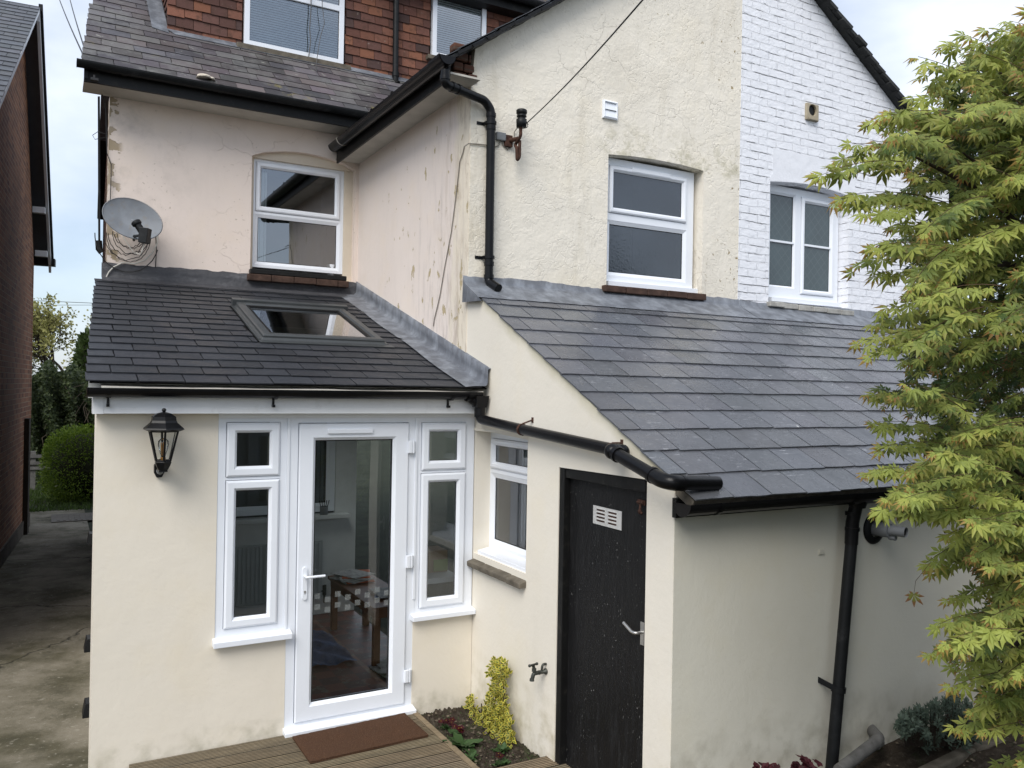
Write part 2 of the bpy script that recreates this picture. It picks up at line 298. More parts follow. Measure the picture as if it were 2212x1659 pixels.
mPAPER=simple('newsprint',(.55,.53,.50),.8,.2,var=.5,sc=25); mTOWEL=simple('blue_cloth',(.12,.18,.32),.95,.1,var=.35,sc=9,bump=.006,bs=14); mVELUX=simple('grey_aluminium',(.065,.07,.072),.42,.5,.3,var=.15); mCARD=simple('brown_card',(.33,.24,.15),.8,.2)
mGREEN=simple('green_card',(.25,.33,.12),.8,.2); mORANGE=simple('orange_print',(.55,.14,.05),.7,.2)
def leadm():
    m=M('lead_flashing',(.135,.145,.165),.5,.5,.25); m.paint(m.math('MULTIPLY',m.ramp(m.noise(5,7,m.coord((1.5,1.5,.7)),.65),.42,.68),.8),(.31,.335,.375)); m.paint(m.math('MULTIPLY',m.ramp(m.noise(11,6,None,.7),.6,.72),.6),(.05,.052,.06))
    m.height(m.noise(6,4),.006); m.height(m.noise(25,4),.002); return m.done()
mLEAD=leadm()
def leadd():
    m=M('dark_bitumen_flashing',(.05,.051,.057),.6,.4); m.paint(m.math('MULTIPLY',m.ramp(m.noise(14,6,m.coord((.4,1,1.5)),.7),.5,.7),.6),(.13,.13,.14)); m.height(m.noise(10,5),.012); m.height(m.noise(35,4),.004); return m.done()
mLEADD=leadd()
def glassm(name,tint=(.85,.89,.88),f=1.55,rough=0,lift=0,obsc=None):
    m=bpy.data.materials.new(name); m.use_nodes=True; n=m.node_tree.nodes; l=m.node_tree.links; n.clear()
    o=n.new('ShaderNodeOutputMaterial'); t=n.new('ShaderNodeBsdfTransparent'); t.inputs[0].default_value=(*tint,1)
    g=n.new('ShaderNodeBsdfGlossy'); g.inputs['Roughness'].default_value=rough; g.inputs[0].default_value=(.95,.97,1,1)
    fr=n.new('ShaderNodeFresnel'); fr.inputs[0].default_value=f; mu=n.new('ShaderNodeMath'); mu.operation='MULTIPLY_ADD'; mu.inputs[1].default_value=1.7; mu.inputs[2].default_value=lift; mu.use_clamp=True
    x=n.new('ShaderNodeMixShader'); l.new(fr.outputs[0],mu.inputs[0]); l.new(mu.outputs[0],x.inputs[0])
    first=t.outputs[0]
    if obsc:
        d=n.new('ShaderNodeBsdfDiffuse'); d.inputs[0].default_value=(*obsc,1); y=n.new('ShaderNodeMixShader'); y.inputs[0].default_value=.85; l.new(t.outputs[0],y.inputs[1])
        tc0=n.new('ShaderNodeTexCoord'); mp0=n.new('ShaderNodeMapping'); mp0.inputs['Rotation'].default_value=(0,rad(45),0); l.new(tc0.outputs['Object'],mp0.inputs[0]); sx0=n.new('ShaderNodeSeparateXYZ'); l.new(mp0.outputs[0],sx0.inputs[0]); prev=None
        for ax_ in (0,2):
            a0=n.new('ShaderNodeMath'); a0.operation='MULTIPLY'; a0.inputs[1].default_value=14; l.new(sx0.outputs[ax_],a0.inputs[0]); a1=n.new('ShaderNodeMath'); a1.operation='FRACT'; l.new(a0.outputs[0],a1.inputs[0]); a2=n.new('ShaderNodeMath'); a2.operation='LESS_THAN'; a2.inputs[1].default_value=.09 if rough>.25 else -1; l.new(a1.outputs[0],a2.inputs[0])
            if prev: a3=n.new('ShaderNodeMath'); a3.operation='MAXIMUM'; l.new(prev,a3.inputs[0]); l.new(a2.outputs[0],a3.inputs[1]); prev=a3.outputs[0]
            else: prev=a2.outputs[0]
        nn0=n.new('ShaderNodeTexNoise'); nn0.inputs['Scale'].default_value=2.5; l.new(tc0.outputs['Object'],nn0.inputs[0]); c0=n.new('ShaderNodeMix'); c0.data_type='RGBA'; c0.inputs[6].default_value=(*[q*.6 for q in obsc],1); c0.inputs[7].default_value=(*[q*1.7 for q in obsc],1); l.new(nn0.outputs[0],c0.inputs[0]); c1=n.new('ShaderNodeMix'); c1.data_type='RGBA'; l.new(prev,c1.inputs[0]); l.new(c0.outputs[2],c1.inputs[6]); c1.inputs[7].default_value=(.075,.10,.10,1); l.new(c1.outputs[2],d.inputs[0]); l.new(d.outputs[0],y.inputs[2]); first=y.outputs[0]
    bz=n.new('ShaderNodeTexNoise'); bz.inputs['Scale'].default_value=.9 if not obsc else 60; tcc=n.new('ShaderNodeTexCoord'); l.new(tcc.outputs['Object'],bz.inputs[0]); bp=n.new('ShaderNodeBump'); bp.inputs['Distance'].default_value=.004 if not obsc else .004; bp.inputs['Strength'].default_value=.5; l.new(bz.outputs[0],bp.inputs['Height']); l.new(bp.outputs[0],g.inputs['Normal'])
    l.new(first,x.inputs[1]); l.new(g.outputs[0],x.inputs[2]); l.new(x.outputs[0],o.inputs[0]); return m
mGLASS=glassm('window_glass'); mGLASSD=glassm('strongly_mirroring_glass',(.75,.80,.80),1.7,0,.13)
mOBSC=glassm('obscured_glass',(.5,.55,.55),1.5,.30,0,(.040,.062,.066)); mOBS2=glassm('dark_obscured_glass',(.5,.55,.55),1.5,.12,.02,(.030,.038,.048)); mCLEAR=glassm('clear_lamp_glass',(.92,.93,.92),1.3)
# ------------------------------------------------------------ slates / hung tiles
def roofing(fr,U0,U1,rows,expo,wid,th,colf,skip=(),jit=.004,tail=None,colpal=None,gap=.005,lift=1.0,irr=0,ragged=0):
    """courses in frame fr: u along eaves, v up the slope, n out. U0/U1 functions of v."""
    mb=MB(); L=expo*1.9
    for r in range(rows):
        v0=r*expo; off=(wid/2 if r%2 else 0)+random.uniform(-1,1)*wid*.03
        a=U0(v0); b=U1(v0); u=a-wid+off
        while u<b:
            w=wid*(1+random.uniform(-irr,irr)); s0,s1=max(u+gap/2,a),min(u+w-gap/2,b); u+=w
            if s1-s0<.02: continue
            segs=[(s0,s1)]
            for (x0,y0,x1,y1) in skip:
                if y0<v0+expo*.6<y1:
                    ns=[]
                    for p,q in segs:
                        if q<=x0 or p>=x1: ns.append((p,q)); continue
                        if p<x0-.015: ns.append((p,x0))
                        if q>x1+.015: ns.append((x1,q))
                    segs=ns
            for p,q in segs:
                mb.col=colf(); j=random.uniform(-jit,jit); j2=j+random.uniform(-jit,jit)*.6; h0=th*lift+random.uniform(0,jit)*.5; h1=.001
                vt=min(v0+expo*1.12,rows*expo)
                dv=(random.random()<.06)*random.uniform(0,.01)
                if ragged:
                    rg=lambda: random.uniform(-ragged,ragged)*(1 if random.random()<.8 else 2.2)
                    hh=lambda v: h0+(h1-h0)*(v-(v0+j))/(vt-v0-j); H_=th
                    low=[(p+(q-p)*t,v0+j+(j2-j)*t+dv+rg()) for t in (0,.2,.4,.6,.8,1)]; rt=[(q+rg()*.8,v0+(vt-v0)*t) for t in (.25,.5,.75)]+[(q,vt)]; lf=[(p,vt)]+[(p+rg()*.8,v0+(vt-v0)*t) for t in (.75,.5,.25)]
                    poly=low+rt+lf; n_=len(poly); P=[fr(a,b,hh(b)+H_*(1 if b<vt-.001 else .6)) for a,b in poly]+[fr(a,b,hh(b)) for a,b in poly]
                    mb.add(P,[tuple(range(n_))]+[(i_,n_+i_,n_+(i_+1)%n_,(i_+1)%n_) for i_ in range(n_)]); continue
                P=[fr(p,v0+j+dv,h0),fr(q,v0+j2+dv,h0),fr(q,vt,h1),fr(p,vt,h1),fr(p,v0+j+dv,h0+th),fr(q,v0+j2+dv,h0+th*random.uniform(.85,1.2)),fr(q,vt,h1+th*.6),fr(p,vt,h1+th*.6)]
                mb.hexa(P)
    return mb
def gcol(a,b,tint=.04): 
    def f():
        k=random.uniform(a,b); return (k*(1+random.uniform(-tint,tint)),k,k*(1+random.uniform(-tint,tint)))
    return f
# ------------------------------------------------------------ windows
def rect_on(plane,val,TL,TR,BR,BL):
    f=ony if plane=='y' else onx
    a,b,c,d=[f(val,*q) for q in (TL,TR,BR,BL)]
    if plane=='y': return ((a.x+d.x)/2,(c.z+d.z)/2,(b.x+c.x)/2,(a.z+b.z)/2)
    return (-(a.y+d.y)/2,(c.z+d.z)/2,-(b.y+c.y)/2,(a.z+b.z)/2)
def window(parent,fr,rect,w,lights,glass=None,label=None,name='window',depth=.07,pane_in=.03):
    """plate with holes + per light: a sash (opening) or bead (fixed), pane and gasket. lights: (u0,v0,u1,v1,kind,gu0,gv0,gu1,gv1)"""
    u0,v0,u1,v1=rect; mb=MB(); lights=[(max(l[0],u0+.012),max(l[1],v0+.012),min(l[2],u1-.012),min(l[3],v1-.012),*l[4:]) for l in lights]
    holes=[[(l[0],l[1]),(l[2],l[1]),(l[2],l[3]),(l[0],l[3])] for l in lights]
    mb.plate(fr,[(u0,v0),(u1,v0),(u1,v1),(u0,v1)],holes,w-depth,w)
    o=obj(name,mb,mUPVC,parent,bevel=.003,label=label)
    for l in lights:
        r=l[:4]; kind=l[4]; ins=l[5]
        mb=MB()
        if kind=='sash':
            mb.ring(fr,(r[0]+.003,r[1]+.003,r[2]-.003,r[3]-.003),[(0,w-.02),(0,w+.010),(.012,w+.018),(ins-.018,w+.018),(ins-.012,w+.012),(ins,w-.006),(ins,w-.03)])
            obj('sash',mb,mUPVC,o,recalc=True)
            pw=w-.012
        else:
            mb.ring(fr,r,[(0,w-.001),(0,w-.001),(ins,w-.016),(ins,w-.035)]); obj('bead',mb,mUPVC,o); pw=w-.024
        g=MB(); g.ring(fr,(r[0]+ins,r[1]+ins,r[2]-ins,r[3]-ins),[(0,pw+.003),(.006,pw+.002)]); obj('gasket',g,mDARK,o)
        p=MB(); p.face([fr(r[0]+ins,r[1]+ins,pw),fr(r[2]-ins,r[1]+ins,pw),fr(r[2]-ins,r[3]-ins,pw),fr(r[0]+ins,r[3]-ins,pw)]); obj('pane',p,glass or mGLASS,o,recalc=False)
    return o
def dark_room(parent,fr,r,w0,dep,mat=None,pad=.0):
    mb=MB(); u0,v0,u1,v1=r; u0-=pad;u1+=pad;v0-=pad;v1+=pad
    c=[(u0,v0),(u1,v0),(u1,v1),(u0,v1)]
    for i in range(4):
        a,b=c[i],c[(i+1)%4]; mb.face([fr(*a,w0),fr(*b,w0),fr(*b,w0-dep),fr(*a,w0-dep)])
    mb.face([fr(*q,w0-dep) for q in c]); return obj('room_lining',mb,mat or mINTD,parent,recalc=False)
def arc(u0,u1,v,rise,n=10):  # segmental arch from right to left (for hole tops)
    return [(u1+(u0-u1)*i/n, v+rise*math.sin(math.pi*i/n)) for i in range(n+1)]
def gutter(fr,u0,u1,r=.056,th=.004,drop=0):
    """half round gutter along u; fr origin on the gutter centre line"""
    mb=MB(); n=12; P=[]
    for u in (u0,u1):
        dz=drop*(u-u0)/(u1-u0)
        for rr in (r,r-th):
            P+=[fr(u,-rr*math.sin(math.pi*k/n)+dz,rr*math.cos(math.pi*k/n)) for k in range(n+1)]
    m=n+1; mb.smooth=True
    for k in range(n):
        mb.add([P[k],P[k+1],P[2*m+k+1],P[2*m+k]],[(0,1,2,3)]); mb.add([P[m+k],P[m+k+1],P[3*m+k+1],P[3*m+k]],[(3,2,1,0)])
    mb.smooth=False
    for k in (0,n): mb.add([P[k],P[m+k],P[3*m+k],P[2*m+k]],[(0,1,2,3)])
    return mb
def cap_end(mb,fr,u,r=.058,t=.006):
    n=12; poly=[(-r*math.sin(math.pi*k/n),r*math.cos(math.pi*k/n)) for k in range(n+1)]
    P=[fr(u,a,b) for a,b in poly]+[fr(u+t,a,b) for a,b in poly]; m=n+1
    mb.add(P,[tuple(range(m)),tuple(range(2*m-1,m-1,-1))]+[(k,(k+1)%m,m+(k+1)%m,m+k) for k in range(m)])
def band(mb,fr,u,wd=.03,r=.060,over=True):
    g=gutter(fr,u,u+wd,r,.006); 
    n=len(mb.v); mb.v+=g.v; mb.f+=[tuple(n+i for i in f) for f in g.f]; mb.c+=g.c; mb.sm+=g.sm
def bend(pts,r=.06,n=5):
    """polyline with rounded corners"""
    pts=[V(p) for p in pts]; out=[pts[0]]
    for i in range(1,len(pts)-1):
        a,b,c=pts[i-1],pts[i],pts[i+1]; d1=(a-b).normalized(); d2=(c-b).normalized(); k=min(r,(a-b).length*.45,(c-b).length*.45)
        p,q=b+d1*k,b+d2*k
        for j in range(n+1):
            t=j/n; out.append(p*(1-t)**2+b*2*t*(1-t)+q*t*t)
    out.append(pts[-1]); return out
def wave(a,b,n,amp,seed=0):
    r=random.Random(seed); a,b=V(a),V(b); return [a.lerp(b,i/n)+V((r.uniform(-amp,amp),r.uniform(-amp*.3,amp*.3),r.uniform(-amp,amp))) for i in range(n+1)]
# ============================================================ GROUND
mCONC=M('old_concrete',(.20,.18,.14),.9,.2); 
mCONC.paint(mCONC.ramp(mCONC.noise(1.6,7,None,.65),.40,.62),(.085,.077,.05)); mCONC.paint(mCONC.math('MULTIPLY',mCONC.ramp(mCONC.noise(3.1,8,None,.72),.52,.66),.7),(.05,.047,.03))
_v=mCONC.voro(.33,mCONC.coord((1,1,1),warp=.25)); mCONC.paint(mCONC.math('MULTIPLY',mCONC.ramp(_v,0,.006,1,0),.85),(.02,.02,.015)); mCONC.paint(mCONC.math('MULTIPLY',mCONC.ramp(mCONC.noise(22,4),.62,.7),.5),(.30,.28,.23))
mCONC.height(mCONC.noise(7,6),.012); mCONC.height(mCONC.noise(45,4),.004); mCONC.height(mCONC.ramp(_v,0,.01,1,0),-.008); mCONC=mCONC.done()
mSOIL=M('damp_soil',(.045,.035,.026),.95,.15); mSOIL.paint(mSOIL.ramp(mSOIL.noise(18,6,None,.7),.5,.7),(.10,.085,.065)); mSOIL.paint(mSOIL.math('MULTIPLY',mSOIL.ramp(mSOIL.noise(6,5),.55,.65),.5),(.04,.055,.02)); mSOIL.height(mSOIL.noise(14,7,None,.65),.03); mSOIL.height(mSOIL.noise(70,3),.006); mSOIL=mSOIL.done()
mGRASSG=simple('grassy_ground',(.045,.05,.035),.95,.1,var=.4,sc=3,bump=.02,bs=30)
g=MB(); g.box(WORLD,-300,300,-60,600,-.5,-.145); struct(obj('ground',g,mGRASSG))
g=MB(); g.face([(-3.9,-9,-.12),(-2.2,-9,-.12),(-2.2,12.2,-.12),(-3.3,12.2,-.12),(-3.6,3,-.12)]); g.face([(-2.2,-9,-.122),(-2.0,-9,-.122),(-2.0,2,-.122),(-2.2,2,-.122)]); struct(obj('path',g,mCONC))
mDECK=M('grooved_decking',(.275,.215,.14),.8,.25); _a=mDECK.attr(); mDECK.paint(1.0,_a,'MULTIPLY')
mDECK.paint(mDECK.math('MULTIPLY',mDECK.ramp(mDECK.noise(7,6,mDECK.coord((.25,2,1)),.7),.42,.7),.7),(.07,.058,.04)); mDECK.paint(mDECK.math('MULTIPLY',mDECK.ramp(mDECK.noise(30,4,mDECK.coord((.3,1.5,1))),.6,.7),.4),(.28,.24,.17)); mDECK.height(mDECK.noise(60,4,mDECK.coord((.1,1,1))),.002); mDECK=mDECK.done()
def deck(u0,u1,y1,y0,name):
    mb=MB(); bw=.145; y=y1; 
    while y>y0:
        mb.col=gcol(.8,1.15)(); ya=y-bw+.006; n=7; gw=(y-ya)/n; P=[]; prof=[]
        for k in range(n): a=ya+k*gw; prof+=[(a+gw*.08,0),(a+gw*.55,0),(a+gw*.68,-.006),(a+gw*.92,-.006)]
        prof[-1]=(y,0)
        for a,z in prof: P+=[(u0,a,z),(u1,a,z)]
        c0=mb.col
        for i in range(len(prof)-1):
            mb.col=tuple(q*(.30 if prof[i][1]<-.001 or prof[i+1][1]<-.001 else 1) for q in c0); mb.add(P[2*i:2*i+4],[(0,1,3,2)])
        mb.col=c0
        mb.face([(u1,ya,0),(u1,y,0),(u1,y,-.03),(u1,ya,-.03)]); mb.face([(u0,y,0),(u1,y,0),(u1,y,-.03),(u0,y,-.03)]); mb.face([(u0,ya,0),(u0,y,0),(u0,y,-.03),(u0,ya,-.03)])
        y-=bw
    return mb
d=deck(-2.35,-.505,-.03,-3.2,'deck'); d2=deck(-.455,1.2,-1.09,-3.2,'deck')
k=len(d.v); d.v+=d2.v; d.f+=[tuple(k+i for i in f) for f in d2.f]; d.c+=d2.c; d.sm+=d2.sm
d.col=(.9,.88,.85); d.box(WORLD,-.50,-.46,-3.2,-.03,-.12,.002); 
struct(obj('deck',d,mDECK,recalc=False))
# soil bed beside the door
def soil_sheet(x0,x1,y0,y1,zf,n=40,amp=.02,seed=1):
    mb=MB(); r=np.random.default_rng(seed); H=r.random((n+1,n+1))
    for _ in range(1): H=(H+np.roll(H,1,0)+np.roll(H,1,1)+np.roll(H,-1,0))/4
    P=[(x0+(x1-x0)*i/n,y0+(y1-y0)*j/n,zf(x0+(x1-x0)*i/n,y0+(y1-y0)*j/n)+amp*(H[i,j]-.5)*2) for i in range(n+1) for j in range(n+1)]
    mb.smooth=True; mb.add(P,[(i*(n+1)+j,(i+1)*(n+1)+j,(i+1)*(n+1)+j+1,i*(n+1)+j+1) for i in range(n) for j in range(n)]); return mb
mb=soil_sheet(-.46,.01,-1.10,.01,lambda x,y:-.045,60,.03)
struct(obj('soil',mb,mSOIL))
def rzf(x,y): return .20+.10*max(0,min(1,(x-1.4)/1.0))-.03
mb=soil_sheet(.35,4.2,-3.3,-2.28,rzf,90,.025,3); struct(obj('flower_bed',mb,mSOIL))
g=MB(); g.box(WORLD,.01,4.5,-3.34,-2.3,-.14,.12); struct(obj('bed_base',g,mSOIL))
r_=random.Random(5)
def stones(name,n,xr,yr,zf,lab):
    mb=MB()
    for i in range(n):
        x,y=r_.uniform(*xr),r_.uniform(*yr); s=r_.uniform(.004,.012); c=V((x,y,zf(x,y)+s*.3)); k=r_.uniform(.5,1.5); mb.col=(k,k*.93,k*.85)
        a=r_.uniform(0,6); P=[c+V((math.cos(a+t)*s*r_.uniform(.7,1.3),math.sin(a+t)*s*r_.uniform(.7,1.3),0)) for t in (0,1.3,2.5,3.9,5.1)]+[c+V((0,0,s*.8))]
        mb.add(P,[(0,1,5),(1,2,5),(2,3,5),(3,4,5),(4,0,5)])
    o=obj(name,mb,mPEB); tag(o,lab,'gravel',kind='stuff')
mPEB=M('small_stones',(.11,.095,.075),.9,.2); mPEB.paint(1.0,mPEB.attr(),'MULTIPLY'); mPEB=mPEB.done()
stones('gravel',170,(-.44,-.02),(-1.05,-.04),lambda x,y:-.03,'small stones and crumbs on the soil beside the glazed door')
stones('gravel',260,(.5,3.4),(-3.0,-2.33),lambda x,y:rzf(x,y)+.01,'small stones on the raised bed below the grey downpipe')
# ============================================================ THE CREAM HOUSE
house=thing('cream_house','pink and cream rendered house with slate roofs and glazed rear extension','house',(0,0,0))
H=house
# --- wall of the main house
w1=(-1.103,3.46,-.06,4.62)
mb=MB(); hole=[(-1.103,3.43),(-.045,3.43),(-.045,4.60)]+[( -.045+(-1.103+.045)*i/10, 4.62+.085*math.sin(math.pi*i/10)) for i in range(1,10)]+[(-1.103,4.60)]
mb.plate(FA,[(-2.376,2.9),(.0,2.9),(.0,4.96),(-2.376,4.96)],[hole],-.22,0); obj('wall',mb,mPINKA,H,label='pink rendered upper wall with peeling left corner')
mb=MB(); mb.hexa([(-2.376,YA+.004,-.12),(-2.12,9,-.12),(-1.9,9,-.12),(-2.15,YA+.004,-.12),(-2.376,YA+.004,4.9),(-2.12,9,4.9),(-1.9,9,4.9),(-2.15,YA+.004,4.9)])
mb.prism(FR((0,0,0),(.0406,.9992,0),Z,(-1,0,0)),[(2.84,4.9),(9,4.9),(5.8,7.4)],2.26,2.1); obj('wall',mb,mBRICKX,H,label='side gable wall')
# window 1
r=rect_on('y',YA+.10,(547,342),(743,370),(740,592),(545,577))
W1=rect_on('y',YA+.10,(553,350),(736,374),(733,474),(551,458)); W1b=rect_on('y',YA+.10,(551,464),(734,480),(732,585),(549,571))
wn1=window(H,FR((0,YA+.10,0),(1,0,0),Z,(0,-1,0)),r,0,[(W1[0],W1[1],W1[2],W1[3],'sash',.052),(W1b[0],W1b[1],W1b[2],W1b[3],'bead',.03)],glass=mGLASSD,label='white two-light window in the pink wall')
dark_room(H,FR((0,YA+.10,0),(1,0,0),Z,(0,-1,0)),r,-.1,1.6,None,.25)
mb=MB(); mb.box(FA,r[2]-.002,-.04,3.44,4.7,-.2,-.08); obj('window_trim',mb,mTIMBER,H)
mb=MB(); mb.box(FA,-1.11,r[0]+.002,3.44,4.7,-.2,-.09); obj('window_trim',mb,mTIMBER,H)
mb=MB(); mb.box(FA,r[0]-.02,r[2]+.05,r[3]-.0,4.72,-.18,-.06); obj('lintel_board',mb,mTIMBER,H)
mb=MB(); 
for k in range(5): mb.box(FA,-1.02+k*.022,-1.0+k*.022,3.55,4.5,-.20-.01*(k%2),-.19-.01*(k%2))
obj('curtain',mb,mBLIND,H)
mb=MB(); mb.lathe((-.24,YA+.16,3.50),Z,[(.0,0),(.035,0),(.03,.03),(.045,.10),(.045,.11)],16); obj('white_cup',mb,mUPVC,H)
s=[ony(YA-.05,*q) for q in ((540,581),(748,603))]
mb=MB(); mb.box(FA,s[0].x,s[1].x,s[0].z-.045,s[0].z+.005,-.12,.07); obj('window_sill',mb,mBLACKW,H,bevel=.008,label='black painted sill')
mb=MB(); zt=s[0].z-.048
for i in range(5): a=s[0].x-.02+i*.225; mb.box(FA,a,min(a+.22,s[1].x+.02),zt-.06-random.uniform(0,.006),zt,-.05,.085+random.uniform(-.006,.006))
obj('tile_sill',mb,mBRSILL,H,bevel=.006)
# eaves of the main roof
mb=MB(); mb.box(FA,-2.6,.25,4.945,4.965,0,.36); obj('soffit',mb,mSOFFIT,H)
mb=MB(); mb.box(FR((0,YA-.36,0),(1,0,0),Z,(0,-1,0)),-2.6,.25,4.93,5.075,-.02,.006); obj('fascia',mb,mBLACKW,H,label='black eaves board of the main roof')
fg=FR((0,YA-.43,5.075),(1,0,0),Z,(0,-1,0)); mb=gutter(fg,-2.66,.3); cap_end(mb,fg,-2.66)
for u in (-2.3,-1.5,-.75,-.1): band(mb,fg,u)
obj('gutter',mb,mBLACKOLD,H)
# main roof (front slope): in its own frame
TM=.84; cosM=1/math.sqrt(1+TM*TM); sM=V((0,cosM,TM*cosM)); nM=V((0,-TM*cosM,cosM))
fm=FR((0,YA-.40,5.085),(1,0,0),sM,nM)
DY=3.36; vD=(DY-(YA-.40))/cosM   # slope distance to the dormer foot
Lm=4.35
def U0m(v): return -2.62+.062*v*cosM*1.6*.8
mb=roofing(fm,U0m,lambda v:-.02+1.4+0*v,29,.15,.26,.006,gcol(.5,1.6,.10),skip=[(-1.84,vD,2.2,99)],jit=.006,irr=.06,ragged=.0025)
obj('roof',mb,mSLATE_M,H,label='old lichened slates of the main roof')
mb=MB(); P=[fm(U0m(0)+.02,0,-.006),fm(3.4,0,-.006),fm(3.4,Lm,-.006),fm(U0m(Lm)+.02,Lm,-.006)]; mb.hexa([p-nM*.05 for p in P]+P); 
rp=fm(0,Lm,0); by=9.1; bz=5.0
P=[V((U0m(Lm)+.05,rp.y,rp.z-.01)),V((3.4,rp.y,rp.z-.01)),V((3.4,by,bz)),V((-2.20,by,bz))]; mb.hexa([p-Z*.09 for p in P]+P); obj('roof_deck',mb,mSLATE_M,H,label='back slope of the main roof')
mb=MB(); # verge boards seen beyond the wall corner
for (a,b) in (((U0m(Lm)+.06,rp.y,rp.z-.08),(-2.19,by,bz-.10)),): 
    a,b=V(a),V(b); mb.hexa([a,b,b+V((.10,0,0)),a+V((.10,0,0)),a+V((0,0,.17)),b+V((0,0,.17)),b+V((.10,0,.17)),a+V((.10,0,.17))])
obj('bargeboard',mb,mBLACKW,H,label='black verge board on the far side')
a=V(fm(U0m(0)+.02,0,-.02)); b=V(fm(U0m(Lm)+.02,Lm,-.02)); mb=MB(); mb.hexa([a-Z*.12,b-Z*.12,b-Z*.12+V((.03,0,0)),a-Z*.12+V((.03,0,0)),a,b,b+V((.03,0,0)),a+V((.03,0,0))]); obj('bargeboard',mb,mBLACKW,H)
# side boxing strip visible left of the pink wall
mb=MB(); 
for z0,z1,c in ((3.62,4.93,1),):
    mb.hexa([ony(3.2,212,525),ony(3.2,217,525),ony(3.4,217,525),ony(3.4,212,525),ony(3.2,211,208),ony(3.2,216,208),ony(3.4,216,208),ony(3.4,211,208)])
mb.tube([ony(3.1,220,545),ony(3.1,214,538),ony(3.1,213,520)],.03,8)
obj('corner_downpipe',mb,mBLACKOLD,H)
# dormer
FD=FR((0,DY,0),(1,0,0),Z,(0,-1,0)); dz=fm(0,vD,0).z
dor=MB(); dor.box(FR((0,0,0),(1,0,0),Z,(0,-1,0)),-1.80,2.45,dz-.1,7.02,-DY-2.5,-DY-.02); dor=obj('dormer',dor,mBRICKX,H,label='red tile-hung dormer on the main roof')
w4=rect_on('y',DY-.03,(528,-180),(745,-140),(742,141),(530,99)); w5=rect_on('y',DY-.03,(937,-60),(1052,-20),(1046,150),(931,119))
def tcol():
    c=random.choice([(.165,.075,.052),(.14,.064,.048),(.19,.083,.055),(.11,.056,.046),(.075,.046,.042),(.22,.095,.057),(.125,.06,.047)]); k=random.uniform(.8,1.15); return tuple(x*k for x in c)
v00=dz-.05
ft=FR((0,DY-.005,v00),(1,0,0),Z,(0,-1,0))
mb=roofing(ft,lambda v:-1.85,lambda v:2.45,17,.10,.167,.009,tcol,skip=[(w4[0]-.02,w4[1]-.12-v00,w4[2]+.02,99),(w5[0]-.02,w5[1]-.08-v00,w5[2]+.02,99)],jit=.005,lift=1.2)
obj('tile_cladding',mb,mTILE,dor)
# corner tiles return up the cheek
ft2=FR((-1.805,DY+3.0,v00),(0,-1,0),Z,(-1,0,0)); mb=roofing(ft2,lambda v:0,lambda v:3.0,17,.10,.167,.009,tcol,jit=.004,lift=1.2); obj('tile_cladding',mb,mTILE,dor)
mb=MB(); p0=fm(-1.78,vD-.12,.014); p1=fm(2.4,vD-.12,.014); mb.hexa([p0,p1,fm(2.4,vD+.05,.014),fm(-1.9,vD+.05,.014),p0+nM*.005,p1+nM*.005,fm(2.4,vD+.05,.02),fm(-1.9,vD+.05,.02)]);
mb.hexa([fm(-1.99,vD-.05,.012),fm(-1.84,vD-.12,.012),fm(-1.84,vD+2.5,.012),fm(-1.99,vD+2.5,.012),fm(-1.99,vD-.05,.02),fm(-1.84,vD-.12,.02),fm(-1.84,vD+2.5,.02),fm(-1.99,vD+2.5,.02)])
mb.box(FD,-1.08,.04,dz-.08,w4[1]-.06,0,.035); obj('flashing',mb,mLEAD,dor)
def dwin(r,lights,lab,nsl,sl):
    fw=FR((0,DY-.03,0),(1,0,0),Z,(0,-1,0)); o=window(dor,fw,r,.03,lights,label=lab,name='window') if False else None
    mb=MB(); holes=[[(l[0],l[1]),(l[2],l[1]),(l[2],l[3]),(l[0],l[3])] for l in lights]
    mb.plate(fw,[(r[0],r[1]),(r[2],r[1]),(r[2],r[3]),(r[0],r[3])],holes,-.045,.02); o=obj('window',mb,mUPVC,dor,bevel=.003,label=lab)
    p=MB(); b=MB(); gk=MB()
    for l in lights:
        p.face([fw(l[0],l[1],-.005),fw(l[2],l[1],-.005),fw(l[2],l[3],-.005),fw(l[0],l[3],-.005)]); gk.ring(fw,l[:4],[(0,-.002),(.006,-.004)])
    # the fitted blind is carried by the dormer
    z=r[1]+.03
    while z<r[3]-.02: b.hexa([fw(r[0]+.04,z,-.018),fw(r[2]-.04,z,-.018),fw(r[2]-.04,z+.022,-.030),fw(r[0]+.04,z+.022,-.030),fw(r[0]+.04,z+.0015,-.018),fw(r[2]-.04,z+.0015,-.018),fw(r[2]-.04,z+.0235,-.030),fw(r[0]+.04,z+.0235,-.030)]); z+=.026
    pn=MB(); pn.v=p.v;pn.f=p.f;pn.c=p.c;pn.sm=p.sm; obj('blind',b,mBLIND,dor)
    global _last; _last=(o,pn,gk)
    return o
dr=MB()
i4=.055
dwin(w4,[(w4[0]+i4,w4[1]+i4,w4[2]-i4,w4[1]+(w4[3]-w4[1])*.42,'b'),(w4[0]+i4,w4[1]+(w4[3]-w4[1])*.42+.06,w4[2]-i4,w4[3]-i4,'b')],'wide white dormer window with venetian blind',0,0)
obj('pane',_last[1],mGLASSD,dor,recalc=False); obj('gasket',_last[2],mDARK,dor)
dwin(w5,[(w5[0]+i4,w5[1]+i4,w5[2]-i4,w5[3]-i4,'b')],'small white dormer window with venetian blind',0,0)
obj('pane',_last[1],mGLASSD,dor,recalc=False); obj('gasket',_last[2],mDARK,dor)
mb=MB(); mb.box(FD,w4[0]-.08,w4[2]+.07,w4[1]-.065,w4[1]-.005,-.02,.10); obj('window_sill',mb,mSTONE,dor,bevel=.006)
